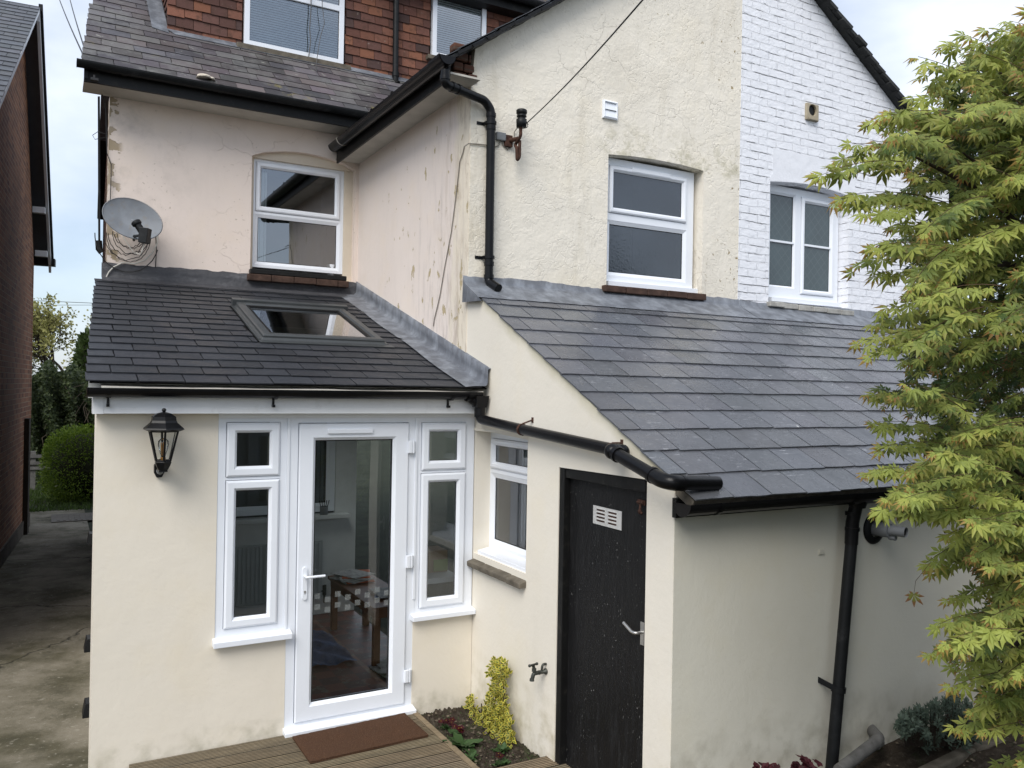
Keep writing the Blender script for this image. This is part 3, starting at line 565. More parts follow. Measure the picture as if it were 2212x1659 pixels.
mb=MB(); mb.box(FD,w5[0]-.07,w5[2]+.07,w5[1]-.055,w5[1]-.005,-.02,.10); obj('window_sill',mb,mSTONE,dor,bevel=.006)
mb=MB(); mb.box(FR((0,DY-.2,0),(1,0,0),Z,(0,-1,0)),-2.0,2.32,6.90,7.03,-.24,0); obj('eaves_board',mb,mBLACKW,dor)
fg=FR((0,DY-.27,7.04),(1,0,0),Z,(0,-1,0)); mb=gutter(fg,-2.0,2.38); cap_end(mb,fg,2.38); obj('gutter',mb,mBLACKOLD,dor)
mb=MB(); mb.box(WORLD,-2.0,2.5,DY-.25,DY+2.6,7.06,7.14); obj('roof',mb,mSLATE_M,dor)
# --- the wing: side wall, gable, roof
mb=MB(); mb.plate(FS,[(-YA,2.2),(-YG+.0,2.2),(-YG,4.675),(-YA,4.675)],[],-.2,.004); obj('wall',mb,mPINKS,H,label='pink stained side wall of the wing')
w2o=[(1.309,3.19),(2.375,3.19),(2.375,4.36),(2.1,4.378),(1.84,4.38),(1.58,4.372),(1.309,4.35)]
mb=MB(); mb.plate(FG,[(0.0015,2.6),(2.817,2.6),(2.817,6.93),(.03,4.99),(.0015,4.67)],[w2o],-.2,.0025); obj('wall',mb,mGABLE,H,label='rough cream gable wall with overhead cable')
FG2=FR((0,YG+.09,0),(1,0,0),Z,(0,-1,0))
r=rect_on('y',YG+.09,(1313,346),(1500,368),(1495,627),(1307,610)); A=rect_on('y',YG+.09,(1316,362),(1484,380),(1481,478),(1314,464)); B=rect_on('y',YG+.09,(1310,476),(1483,497),(1480,610),(1307,594))
w2=window(H,FG2,r,0,[(A[0],A[1],A[2],A[3],'sash',.048),(B[0],B[1],B[2],B[3],'bead',.03)],glass=mOBS2,label='white window with dark obscured panes in the cream gable')
t=rect_on('y',YG+.07,(1366,364),(1449,374),(1449,383),(1366,373)); mb=MB(); mb.box(FG2,t[0],t[2],t[1],t[3],0,.022); obj('trickle_vent',mb,mUPVC,w2,bevel=.004)
mb=MB(); mb.box(FG2,r[0]-.0,r[2]+.03,r[1]-.035,r[1]+.012,-.02,.045); obj('sill',mb,mUPVC,w2,bevel=.004)
mb=MB()
for i in range(5): a=1.262+i*.227; mb.box(FG,a,min(a+.222,2.39),r[1]-.095-random.uniform(0,.008),r[1]-.042,-.09,.055+random.uniform(-.008,.008))
obj('tile_sill',mb,mBRSILL,H,bevel=.007)
# wing roof
mb=MB(); s=.70; c=1/math.sqrt(1+s*s); nW=V((-s*c,0,c)); fw_=FR((-.31,.08,4.785),(0,1,0),(c,0,s*c),nW); Lw=(2.80+.31)/c
mb2=roofing(fw_,lambda v:0,lambda v:3.2,int(Lw/.19)+1,.19,.26,.006,gcol(.8,1.2),jit=.008)
P=[fw_(0.02,0,-.005),fw_(3.2,0,-.005),fw_(3.2,Lw,-.005),fw_(.02,Lw,-.005)]; mb2.hexa([p-nW*.03 for p in P]+P); obj('roof',mb2,mSLATE_N,H,label='slates of the wing roof')
mb=MB(); rr=random.Random(3)
n=26
for i in range(n):  # broken slate edge along the left verge
    v=Lw*i/n; j=rr.uniform(-.004,.008); p=[fw_(-.03-rr.uniform(0,.014),v,-.012+j),fw_(.10,v,-.012+j),fw_(.10,v+Lw/n*1.15,-.016+j),fw_(-.03-rr.uniform(0,.01),v+Lw/n*1.15,-.016+j)]; mb.hexa([q-nW*.022 for q in p]+p)
obj('verge',mb,mBLACKW,H,label='dark slate verge of the gable')
mb=MB(); mb.box(FS,-YA-.0,-YG+.16,4.675,4.69,-.0,.26); obj('soffit',mb,mSOFFIT,H)
mb=MB(); mb.box(FR((-.25,0,0),(0,-1,0),Z,(-1,0,0)),-YA+.06,-.02,4.63,4.80,0,.018); obj('fascia',mb,mBLACKW,H,label='black eaves board of the wing')
fg=FR((-.325,0,4.775),(0,-1,0),Z,(-1,0,0)); mb=gutter(fg,-2.66,.09,.063,drop=-.02); cap_end(mb,fg,-2.666,.064); cap_end(mb,FR((-.325,0,4.755),(0,-1,0),Z,(-1,0,0)),.09,.062)
for u in (-2.1,-1.4,-.9): band(mb,fg,u,.035,.066)
band(mb,FR((-.325,0,4.76),(0,-1,0),Z,(-1,0,0)),-.11,.2,.070)
obj('gutter',mb,mBLACKP,H,label='black gutter of the wing')
mb=MB(); band(mb,fg,-2.38,.018,.068); obj('gutter_clip',mb,mCABLEW,H,label='white strap on the wing gutter')
# crumbling corner with bricks laid bare
mb=MB(); rr=random.Random(9)
for k,(z0,w) in enumerate(((4.70,.05),(4.775,.035),(4.85,.0),(4.92,-.03))):
    x=-.16
    while x<w-.02: l=rr.uniform(.09,.16); P=[]; mb.box(FG,x+.004,min(x+l,w)-.004,z0+.004,z0+.068,-.08,.012+rr.uniform(-.01,.012)); x+=l
obj('bare_bricks',mb,mBRICKX,H,bevel=.012,label='red bricks laid bare at the gable corner')
# lead and slates of the right lean-to
TL=.5095; cL=1/math.sqrt(1+TL*TL); sL=V((0,cL,TL*cL)); nL=V((0,-TL*cL,cL))
ey=-2.45; ez=1.796
fl=FR((0,ey,ez),(1,0,0),sL,nL); LL=(YG-ey)/cL; nrow=12; exL=(LL-.17)/nrow
mb=roofing(fl,lambda v:-.014,lambda v:2.817,nrow,exL,.262,.008,gcol(.82,1.2,.03),jit=.004,irr=.03,gap=.007,ragged=.0022)
obj('lean_to_roof',mb,mSLATE_L,H,label='blue-grey slates of the lean-to')
mb=MB(); P=[fl(.005,.02,-.004),fl(2.815,.02,-.004),fl(2.815,LL-.0,-.004),fl(.005,LL-.0,-.004)]; mb.hexa([p-nL*.05 for p in P]+P); obj('roof_deck',mb,mSTONE,H,label='mortared underside of the lean-to verge')
def lead_strip(x0,x1,seed,left=False):
    mb=MB(); rr=random.Random(seed); n=int((x1-x0)/.05); rows=[]
    for i in range(n+1):
        x=x0+(x1-x0)*i/n; w=.006*math.sin(x*9)+rr.uniform(-.003,.003); lo=LL-.30+.0006*math.sin(x*2.1)+rr.uniform(-.004,.004)
        rows.append([fl(x,lo,.020),fl(x,LL-.16,.020+rr.uniform(0,.004)),fl(x,LL-.045,.026+w*.5)+V((0,0,0)),V((x,YG-.022+rr.uniform(-.003,.003),fl(x,LL,0).z+.028)),V((x,YG-.010,3.205+.012*math.sin(x*3.3)+rr.uniform(-.006,.006))),V((x,YG+.01,3.21))])
    m=len(rows[0]); mb.smooth=True; mb.add([p for r in rows for p in r],[(i*m+j,(i+1)*m+j,(i+1)*m+j+1,i*m+j+1) for i in range(n) for j in range(m-1)]); mb.smooth=False
    if left:
        a=rows[0]; mb.face([a[0],a[1],a[2],a[3],a[4],V((x0,YG,3.0)),a[0]-Z*.03])
        mb.face([a[0],a[0]-Z*.03,fl(0,LL-.30,-.01)])
    return mb
obj('flashing',lead_strip(-.045,2.817,1,True),mLEAD,H,label='lead flashing along the cream gable')
# --- extension
dl,dr=-1.40,-.484; lwl,lwb=-1.857,.668; rwb=.83
q=ony(-.0,887,1335); rwb=q.z+.0
mb=MB(); mb.plate(FE,[(-2.563,-.12),(dl,-.12),(dl,lwb-.02),(lwl,lwb-.02),(lwl,2.152),(-2.563,2.152)],[],-.22,0); obj('wall',mb,mEXT,H,label='smooth cream wall left of the glazed door')
mb=MB(); mb.plate(FE,[(dr,-.09),(-.003,-.09),(-.003,rwb-.015),(dr,rwb-.015)],[],-.2,-.0); obj('wall',mb,mEXT,H,label='small cream panel right of the glazed door')
mb=MB(); mb.hexa([(-2.563,.002,-.12),(-2.44,2.9,-.12),(-2.3,2.9,-.12),(-2.40,.002,-.12),(-2.563,.002,2.15),(-2.44,2.9,3.18),(-2.3,2.9,3.18),(-2.40,.002,2.15)]); obj('wall',mb,mEXT,H,label='side wall of the extension')
mb=MB(); mb.box(FE,-2.59,-.005,2.153,2.262,.09,.115); mb.box(FE,-2.59,-2.53,2.151,2.265,.0,.117); obj('fascia',mb,mUPVC2,H,bevel=.002,label='white eaves board over the door')
mb=MB(); mb.box(FE,-2.588,-.005,2.154,2.164,.0,.09); obj('soffit',mb,mUPVC2,H)
mb=MB(); mb.box(FE,lwl-.0,-.004,2.12,2.152,-.1,.012); obj('head_board',mb,mUPVC2,H)
fg=FR((0,-.172,2.308),(1,0,0),Z,(0,-1,0)); mb=gutter(fg,-2.62,-.06,.056,drop=.004); cap_end(mb,fg,-2.624,.058); cap_end(mb,fg,-.06,.054)
for u in (-2.52,-1.55,-.30): 
    band(mb,fg,u,.022,.061); mb.box(FE,u+.004,u+.018,2.205,2.30,.112,.125); mb.box(FE,u+.002,u+.018,2.195,2.212,.115,.15)
band(mb,fg,-.17,.11,.064); obj('gutter',mb,mBLACKP,H,label='black gutter over the glazed door')
TE=.3107; cE=1/math.sqrt(1+TE*TE); sE=V((0,cE,TE*cE)); nE=V((0,-TE*cE,cE))
fe=FR((0,-.20,2.337),(1,0,0),sE,nE); LE=(YA+.2)/cE
def rE(px,py):
    d=ray(px,py); t=TE; z0=2.335;y0=-.12; k=(z0+t*(CP.y-y0)-CP.z)/(d.z-t*d.y); return CP+d*k
vx0,vx1=-1.40,-.42; vy0,vy1=.86,1.96; vv0,vv1=(vy0+.2)/cE,(vy1+.2)/cE
nr=18; exE=(LE-.04)/nr
def uE0(v): return -2.632+.052*v
mb=roofing(fe,uE0,lambda v:-.06,nr,exE,.272,.0075,gcol(.8,1.25,.03),skip=[(vx0-.05,vv0-.10,vx1+.05,vv1+.06)],jit=.005,irr=.04,gap=.007,ragged=.0018)
obj('extension_roof',mb,mSLATE_E,H,label='dark slates of the extension')
mb=MB(); hol=[(vx0+.05,vv0+.05),(vx1-.05,vv0+.05),(vx1-.05,vv1-.05),(vx0+.05,vv1-.05)]
mb.plate(fe,[(uE0(0)+.02,.02),(-.004,.02),(-.004,LE),(uE0(LE)+.02,LE)],[hol],-.009,-.004); obj('underlay',mb,mDARK,H)
mb=MB(); mb.plate(fe,[(uE0(0)+.02,.14),(-.004,.14),(-.004,LE),(uE0(LE)+.02,LE)],[hol],-.14,-.0095); obj('roof_deck',mb,mINT,H,label='underside of the extension roof')
mb=MB(); pts=[fe(-2.55+i*.128,.012+.006*math.sin(i*.9),-.016-.006*abs(math.sin(i*.6))) for i in range(20)]+[fe(-.05,.01,-.012)]
for a,b in zip(pts[:-1],pts[1:]): mb.hexa([a+V((0,-.03,-.018)),b+V((0,-.03,-.018)),b+V((0,.1,0)),a+V((0,.1,0)),a+V((0,-.03,-.010)),b+V((0,-.03,-.010)),b+V((0,.1,.008)),a+V((0,.1,.008))])
obj('eaves_felt',mb,mSOFFIT,H,label='grey felt edge under the slates')
# flashing at the head of the extension roof
mb=MB(); rr=random.Random(2); rows=[]; n=50
for i in range(n+1):
    x=-2.42+(2.40)*i/n; rows.append([fe(x,LE-.17+rr.uniform(-.004,.004),.018),fe(x,LE-.05,.022),V((x,YA-.02,fe(x,LE,0).z+.02)),V((x,YA-.014+rr.uniform(-.003,.003),3.36)),V((x,YA-.010,3.425+rr.uniform(-.008,.008))),V((x,YA+.01,3.425))])
m=6; mb.smooth=True; mb.add([p for r in rows for p in r],[(i*m+j,(i+1)*m+j,(i+1)*m+j+1,i*m+j+1) for i in range(n) for j in range(m-1)]); obj('flashing',mb,mLEADD,H,label='dark flashing along the foot of the pink wall')
# side flashing in three laps
for k,(a,b) in enumerate(((1.95,YA+.02),(.98,2.0),(-.235,1.03))):
    mb=MB(); rows=[]; n=24; lift=.004*k; rr=random.Random(k+20)
    for i in range(n+1):
        y=a+(b-a)*i/n; v=(y+.2)/cE; z=fe(0,v,0).z
        ww=.215+(.008*math.sin(y*5)) 
        if k<2 and i<4: ww*=(.55+.15*i)
        rows.append([fe(-ww,v,.016+lift),fe(-.13,v,.02+lift+rr.uniform(0,.004)),fe(-.045,v,.024+lift),V((-.020-lift,y,z+.045)),V((-.016-lift,y,z+.09)),V((-.016-lift+.0,y,z+.155+rr.uniform(-.004,.004))),V((.003,y,z+.16))])
    m=7; mb.smooth=True; mb.add([p for r in rows for p in r],[(i*m+j,(i+1)*m+j,(i+1)*m+j+1,i*m+j+1) for i in range(n) for j in range(m-1)]); obj('side_flashing',mb,mLEAD,H,label='lapped lead flashing along the side wall' if k==2 else None)
# roof window
vel=MB(); prof=[(-.03,.012),(-.0,.055),(.0,.075),(.02,.09),(.09,.09),(.115,.07),(.12,.045)]
vel.ring(fe,(vx0,vv0,vx1,vv1),[(-.02,.012),(-.0,.035),(.0,.05),(.012,.06),(.06,.06),(.078,.045),(.082,.03)]); vel.ring(fe,(vx0+.05,vv0+.05,vx1-.05,vv1-.05),[(0,.0),(0,-.14)]); vel.box(fe,vx0-.03,vx1+.03,vv1-.02,vv1+.05,.02,.08)
vel=obj('roof_window',vel,mVELUX,H,label='grey roof window in the extension slates',bevel=.003)
p=MB(); p.face([fe(vx0+.08,vv0+.08,.036),fe(vx1-.08,vv0+.08,.036),fe(vx1-.08,vv1-.08,.036),fe(vx0+.08,vv1-.08,.036)]); obj('pane',p,mGLASSD,vel,recalc=False)
mb=MB(); mb.ring(fe,(vx0+.085,vv0+.085,vx1-.085,vv1-.085),[(-.008,.048),(.010,.046),(.012,.025)]); obj('glazing_bead',mb,mDARK,vel)
mb=MB(); mb.box(fe,vx0-.035,vx1+.06,vv0-.08,vv0+.0,.012,.019); mb.box(fe,vx0-.035,vx0,vv0,vv1+.04,.008,.022); mb.box(fe,vx1,vx1+.035,vv0,vv1+.04,.008,.022); obj('skirt',mb,mVELUX,vel)
# glazed screen: left light, door, right light
def RE(a,b,c,d,y=.0): return rect_on('y',y,a,b,c,d)
FE2=FR((0,.02,0),(1,0,0),Z,(0,-1,0))
A=RE((490,912),(607,912),(604,1028),(487,1031),.0); B=RE((487,1036),(605,1033),(602,1345),(482,1361),.0)
lw=(lwl+.0,lwb+.03,dl-.012,2.12)
def wfix(r,l0,l1): return (max(r[0],l0),r[1],min(r[2],l1),r[3])
A=wfix(A,lw[0]+.03,lw[2]-.02); B=wfix(B,lw[0]+.03,lw[2]-.02); B=(A[0],B[1],A[2],min(B[3],A[1]-.02))
wl=window(H,FE2,lw,.015,[(*A,'sash',.066),(*B,'sash',.066)],label='narrow white window left of the glazed door')
mb=MB(); mb.hexa([FE(lw[0]-.015,lwb-.02,-.02),FE(dl+.03,lwb-.02,-.02),FE(dl+.03,lwb-.02,.062),FE(lw[0]-.015,lwb-.02,.062),FE(lw[0]-.015,lwb+.035,-.02),FE(dl+.03,lwb+.035,-.02),FE(dl+.03,lwb+.016,.062),FE(lw[0]-.015,lwb+.016,.062)]); obj('sill',mb,mUPVC,wl,bevel=.003)
C=RE((912,912),(1008,912),(1006,1013),(909,1017)); D=RE((906,1021),(1006,1017),(1003,1305),(902,1313))
rw=(dr+.012,rwb+.03,-.006,2.12); C=wfix(C,rw[0]+.03,rw[2]-.03); D=(C[0],max(D[1],rw[1]+.02),C[2],min(D[3],C[1]-.02))
wr=window(H,FE2,rw,.015,[(*C,'sash',.066),(*D,'sash',.066)],label='narrow white window right of the glazed door')
mb=MB(); mb.hexa([FE(dr-.02,rwb-.015,-.02),FE(-.003,rwb-.015,-.02),FE(-.003,rwb-.015,.062),FE(dr-.02,rwb-.015,.062),FE(dr-.02,rwb+.035,-.02),FE(-.003,rwb+.035,-.02),FE(-.003,rwb+.018,.062),FE(dr-.02,rwb+.018,.062)]); obj('sill',mb,mUPVC,wr,bevel=.003)
# door
leaf=(dl+.062,.055,dr-.055,2.085)
mb=MB(); mb.plate(FE2,[(dl-.012,.0),(dr+.012,.0),(dr+.012,2.12),(dl-.012,2.12)],[[(leaf[0],leaf[1]),(leaf[2],leaf[1]),(leaf[2],leaf[3]),(leaf[0],leaf[3])]],-.06,.018)
mb.box(FE2,dl-.014,dl+.006,0.66,2.12,.018,.026); mb.box(FE2,dr-.006,dr+.014,.8,2.12,.018,.026)
door=obj('glazed_door',mb,mUPVC,H,bevel=.003,label='white plastic door with one full-height pane')
gl=RE((676,948),(851,946),(837,1487),(664,1513),.0); ins=(gl[0]-leaf[0]+leaf[2]-gl[2])/2
mb=MB(); F=FE2; r=(leaf[0]+.004,leaf[1]+.004,leaf[2]-.004,leaf[3]-.004); mb.ring(F,r,[(0,-.04),(0,.028),(.006,.034),(.095,.034),(.103,.024),(.115,.010),(.115,-.03)])
obj('leaf',mb,mUPVC,door,bevel=0)
gp=(leaf[0]+.119,leaf[1]+.119,leaf[2]-.119,leaf[3]-.119)
mb=MB(); mb.ring(F,gp,[(0,.004),(.008,.003)]); obj('gasket',mb,mDARK,door)
p=MB(); p.face([F(gp[0],gp[1],.0),F(gp[2],gp[1],.0),F(gp[2],gp[3],.0),F(gp[0],gp[3],.0)]); obj('pane',p,mGLASS,door,recalc=False)
mb=MB()
for (x,y) in ((690,1271),(722,1296),(754,1271),(779,1290),(811,1270),(840,1290),(700,1293+10),(683,1322),(733,1321),(788,1318),(836,1320)):
    q=ony(0.02,x-14,y-14); q2=ony(.02,x+12,y+13)
mST=M('frosted_sticker',(.33,.35,.34),.8,.2); mST.set('Alpha',.34); mST=mST.done()
for k in range(9):
    for j in range(2):
        u=gp[0]+.015+k*.072; 
        if u+.036>gp[2]: continue
        v=.80 if (k+j)%2==0 else .86
        z=(.80,.875)[j] if k%2==0 else (.845,.775)[j]
        mb=MB(); mb.face([F(u+.0,z,.0015),F(u+.04,z,.0015),F(u+.04,z+.038,.0015),F(u,z+.038,.0015)]); obj('glass_sticker',mb,mST,door,recalc=False)
t=RE((706,927),(803,927),(803,936),(706,936)); mb=MB(); mb.box(F,t[0],t[2],t[1],t[3]+.004,.034,.052); obj('trickle_vent',mb,mUPVC,door,bevel=.005)
mb=MB(); hx=leaf[0]+.055; hz=ony(-.05,655,1247).z; 
pl=[(hx+.016*math.cos(a)*1,hz-.05+(.095 if math.sin(a)>0 else -.095)+.016*math.sin(a)) for a in [i*math.pi/8 for i in range(16)]]
mb.prism(F,pl,.034,.046); mb.smooth=True; mb.tube([F(hx,hz,.04),F(hx,hz,.085),],.010,12); mb.tube(bend([F(hx,hz,.06),F(hx,hz,.088),F(hx+.03,hz,.09),F(hx+.125,hz,.088)],.02),.009,12); hd=obj('handle',mb,mUPVC,door)
mb=MB(); mb.tube([F(hx,hz-.105,.044),F(hx,hz-.105,.049)],.008,12); mb.box(F,hx-.003,hx+.003,hz-.122,hz-.105,.044,.0485); obj('keyhole',mb,mMETAL,door)
for yy in (966,1215,1463):
    z=ony(-.04,875,yy).z; mb=MB(); mb.box(F,leaf[2]-.012,leaf[2]+.018,z-.045,z+.045,.034,.056); mb.tube([F(leaf[2]+.028,z-.045,.045),F(leaf[2]+.028,z+.045,.045)],.009,12); mb.box(F,leaf[2]+.036,leaf[2]+.05,z-.04,z+.04,.019,.035); obj('hinge',mb,mUPVC,door,bevel=.004)
mb=MB(); mb.hexa([FE(dl-.01,-.005,-.02),FE(dr+.012,-.005,-.02),FE(dr+.012,-.005,.075),FE(dl-.01,-.005,.075),FE(dl-.01,.04,-.02),FE(dr+.012,.04,-.02),FE(dr+.012,.022,.075),FE(dl-.01,.022,.075)]); obj('threshold',mb,mUPVC,door,bevel=.003)
# --- lean-to side wall with kitchen window and black door opening
kz0,kz1=1.10,2.01; ky0,ky1=.0,.785; b0,b1=1.18,2.062; bz=1.868
zt=lambda y: 1.796+TL*(y+2.45)-.003
P=[(-YG,-.12),(b0,-.12),(b0,bz-.015),(b1,bz+.0),(b1,-.12),(-YL,-.12),(-YL,zt(YL)),(-YG,zt(YG))]
mb=MB(); mb.plate(FS,P,[[(ky0+.002,kz0),(ky1,kz0),(ky1,kz1-.01),(ky0+.002,kz1+.022)]],-.2,0); obj('wall',mb,mSIDE,H,label='cream side wall with black door and kitchen window')
FK=FR((.13,0,0),(0,-1,0),Z,(-1,0,0))
kr=(-.045,1.10,.90,2.03)
ka=rect_on('x',.13,(1066,952),(1175,975),(1172,1030),(1064,1020)); kb=rect_on('x',.13,(1063,1030),(1175,1062),(1165,1222),(1060,1180))
kA=(.02,1.735,.84,1.965); kB=(.02,1.165,.84,1.70)
kw=window(H,FK,kr,0,[(*kA,'sash',.05),(*kB,'bead',.035)],label='white kitchen window recessed in the cream side wall')
mb=MB(); mb.box(FK,.12,.70,1.935,1.952,.018,.035); obj('trickle_vent',mb,mUPVC,kw,bevel=.004)
mb=MB(); mb.hexa([FS(.035,1.095,-.14),FS(.80,1.095,-.14),FS(.80,1.095,-.015),FS(.035,1.095,-.015),FS(.035,1.145,-.14),FS(.80,1.145,-.14),FS(.80,1.125,-.015),FS(.035,1.125,-.015)]); obj('sill',mb,mUPVC,kw,bevel=.003)
mb=MB(); rr=random.Random(4)
for i in range(4):
    a=-.0+i*.2; e=min(a+.195,.80); j=rr.uniform(-.004,.004); mb.hexa([FS(a,1.02+j,-.13),FS(e,1.02+j,-.13),FS(e,1.005+j,.055),FS(a,1.005+j,.055),FS(a,1.09+j,-.13),FS(e,1.09+j,-.13),FS(e,1.045+j,.058),FS(a,1.045+j,.058)])
obj('tile_sill',mb,mSTONE,H,bevel=.008,label='mossy tile sill under the kitchen window')
mb=MB(); mb.box(FS,-.004,ky1+.03,kz1+.012,kz1+.03,-.02,.014); obj('drip_mould',mb,mSIDE,H)
mb=MB(); mb.v=[];
mb.box(FR((1.5,0,0),(0,-1,0),Z,(-1,0,0)),-.8,1.3,0.0,2.1,-.02,0); mb.box(WORLD,.2,1.5,-1.6,.1,.85,.9); mb.box(FR((0,.13,0),(1,0,0),Z,(0,-1,0)),.2,1.5,0,2.1,-.02,0); mb.box(FR((0,-1.12,0),(1,0,0),Z,(0,-1,0)),.2,1.5,0,2.05,-.02,0); mb.box(WORLD,.2,1.5,-1.1,.1,2.06,2.09)
obj('room_lining',mb,mINT,H)
mb=MB(); mb.box(FK,.16,.30,1.15,2.0,-.5,-.48); 
for i in range(8): mb.box(FK,.05+.03*i,.065+.03*i,1.15,2.0,-.26-.01*(i%2),-.25-.01*(i%2))
obj('net_curtain',mb,mBLIND,H)
# black door
FBk=FR((.05,0,0),(0,-1,0),Z,(-1,0,0))
mb=MB(); mb.box(FS,b0,b0+.055,-.05,bz-.005,-.15,-.005); mb.box(FS,b1-.03,b1,-.05,bz-.005,-.15,-.03); mb.box(FS,b0+.055,b1-.03,bz-.075,bz-.006,-.15,-.012); bd=obj('black_door',mb,mBLACKW,H,bevel=.004,label='weathered black ledged shed door')
def bdoor():
    m=M('flaking_black_paint',(.008,.008,.0085),.6,.22); st=m.noise(26,6,m.coord((1,1,.16)),.7)
    m.paint(m.math('MULTIPLY',m.ramp(st,.52,.75),.45),(.035,.035,.035)); sp=m.noise(120,3,m.coord((1,1,.4)),.6); m.paint(m.math('MULTIPLY',m.math('MULTIPLY',m.ramp(sp,.675,.695),m.ramp(m.noise(3.2,4),.46,.62)),.8),(.38,.38,.36))
    m.rough(m.ramp(st,.4,.7,.38,.7)); m.height(st,.003); m.height(m.noise(90,3),.001); return m.done()
mBD=bdoor(); mb=MB(); rr=random.Random(8); nb=1; wb=(b1-.034-b0-.058)/nb
for i in range(nb): a=b0+.058+i*wb; mb.box(FBk,a+.0008,a+wb-.0008,-.03,bz-.08,-.02,rr.uniform(-.0015,.001)+.002)
obj('door_leaf',mb,mBD,bd,bevel=.002)
vc=[onx(.045,*q) for q in ((1282,1096),(1343,1110),(1343,1143),(1282,1133))]
u0,u1=-vc[0].y,-vc[1].y; z1=(vc[0].z+vc[1].z)/2; z0=(vc[2].z+vc[3].z)/2
mb=MB(); hs=[]; sl=[]
for cx in (0,1):
    for k in range(4): a=u0+.035+cx*(u1-u0-.05)/2; hs.append([(a,z0+.018+k*.021),(a+(u1-u0)*.30,z0+.018+k*.021),(a+(u1-u0)*.30,z0+.030+k*.021),(a,z0+.030+k*.021)])
mb.plate(FBk,[(u0,z0),(u1,z0),(u1,z0+.108),(u0,z0+.108)],hs,.003,.007)
for h in hs:
    a,b=h[0],h[2]; mb.hexa([FBk(a[0],b[1],.007),FBk(b[0],b[1],.007),FBk(b[0],b[1]+.004,.007),FBk(a[0],b[1]+.004,.007),FBk(a[0],b[1]+.000,.012),FBk(b[0],b[1]+.000,.012),FBk(b[0],b[1]+.002,.012),FBk(a[0],b[1]+.002,.012)])
obj('vent_grille',mb,simple('bright_pressed_steel',(.75,.74,.72),.35,.5,.5),bd,label='pressed metal louvre vent on the black door'); mb=MB(); mb.box(FBk,u0+.02,u1-.01,z0+.012,z0+.100,.0025,.003); obj('vent_backing',mb,mRUST,bd)
mb=MB(); hp=onx(0.04,1386,1366); u=-hp.y; mb.box(FBk,u-.016,u+.016,hp.z-.07,hp.z+.055,.003,.007); mb.smooth=True
mb.tube(bend([FBk(u,hp.z,.005),FBk(u,hp.z,.05),FBk(u-.03,hp.z+.0,.055),FBk(u-.11,hp.z+.03,.05)],.02),[.010]*12+[.008,.006] if False else .009,10); obj('handle',mb,mMETAL,bd)
mb=MB(); q=onx(.04,1384,1085); u=-q.y; mb.box(FBk,u-.03,u+.035,q.z-.014,q.z+.014,.003,.010); mb.tube([FBk(u-.02,q.z,.018),FBk(u+.03,q.z,.018)],.007,8); mb.tube(bend([FBk(u+.005,q.z-.01,.015),FBk(u+.005,q.z-.05,.02),FBk(u+.02,q.z-.06,.015)],.01),.007,8); mb.lathe(FBk(u+.005,q.z-.05,.014),(-1,0,0),[(0,0),(.013,0),(.013,.01),(0,.012)],12); obj('bolt',mb,mRUST,bd)
# --- lean-to front wall, eaves
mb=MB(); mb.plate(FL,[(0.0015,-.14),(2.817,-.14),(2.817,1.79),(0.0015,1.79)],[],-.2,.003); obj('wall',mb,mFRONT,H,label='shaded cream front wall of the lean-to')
q0,q1=ony(-2.32,1464,1080),ony(-2.32,1464,1119); fx=q0.x-.01
mb=MB(); mb.box(FR((0,-2.32,0),(1,0,0),Z,(0,-1,0)),fx,2.817,q1.z,1.80,-.03,.0); obj('fascia',mb,mBLACKW,H,label='black eaves board of the lean-to')
gq=ony(-2.385,1500,1090); fg=FR((0,-2.395,1.785),(1,0,0),Z,(0,-1,0)); gx0=ony(-2.40,1476,1095).x
mb=gutter(fg,gx0,2.817,.064,drop=.0); cap_end(mb,fg,gx0-.006,.068)
for u in (gx0+.20,1.18,1.42,2.2): band(mb,fg,u,.022,.070)
band(mb,fg,1.20,.2,.073)
obj('gutter',mb,mBLACKP,H,label='black gutter of the lean-to')
# --- rooms: floor, back wall of the extension
mb=MB(); mb.box(WORLD,-2.38,-.01,.06,2.78,-.05,-.0015); 
def tf():
    m=M('old_red_floor_tiles',(.17,.075,.055),.45,.4); n=m.n.new('ShaderNodeTexChecker'); n.inputs['Scale'].default_value=6.6; n.inputs[1].default_value=(.17,.065,.05,1); n.inputs[2].default_value=(.10,.055,.05,1); m.l.new(m.tc.outputs['Object'],n.inputs[0]); m.color(n.outputs[0]); m.paint(m.math('MULTIPLY',m.ramp(m.noise(9,6,None,.7),.55,.65),.6),(.22,.24,.22)); return m.done()
obj('floor',mb,tf(),H,label='worn red floor tiles inside the door')
mb=MB(); FB=FR((0,2.75,0),(1,0,0),Z,(0,-1,0)); mb.plate(FB,[(-2.4,0),(-.0,0),(-.0,3.1),(-2.4,3.1)],[[(-1.45,1.02),(-.22,1.02),(-.22,2.35),(-1.45,2.35)]],-.06,0); obj('room_lining',mb,mINT,H)
window(H,FR((0,2.78,0),(1,0,0),Z,(0,-1,0)),(-1.45,1.04,-.22,2.35),0,[(-1.39,1.10,-.86,2.29,'bead',.03),(-.80,1.10,-.28,2.29,'bead',.03)],label='inner window seen through the glazed door')
mb=MB(); mb.box(FB,-1.52,-.10,.985,1.025,0,.13); obj('inner_window_sill',mb,mINT,H,bevel=.004)
mb=MB(); 
for i in range(12): a=-.80+i*.042; mb.hexa([FB(a,1.1,-.14),FB(a+.035,1.1,-.155),FB(a+.035,2.3,-.155),FB(a,2.3,-.14),FB(a,1.1,-.142),FB(a+.035,1.1,-.157),FB(a+.035,2.3,-.157),FB(a,2.3,-.142)])
obj('blind',mb,mCURT,H,label='vertical blind behind the inner window')
dark_room(H,FB,(-1.6,.9,-.1,2.5),-.07,.9,mINTD)
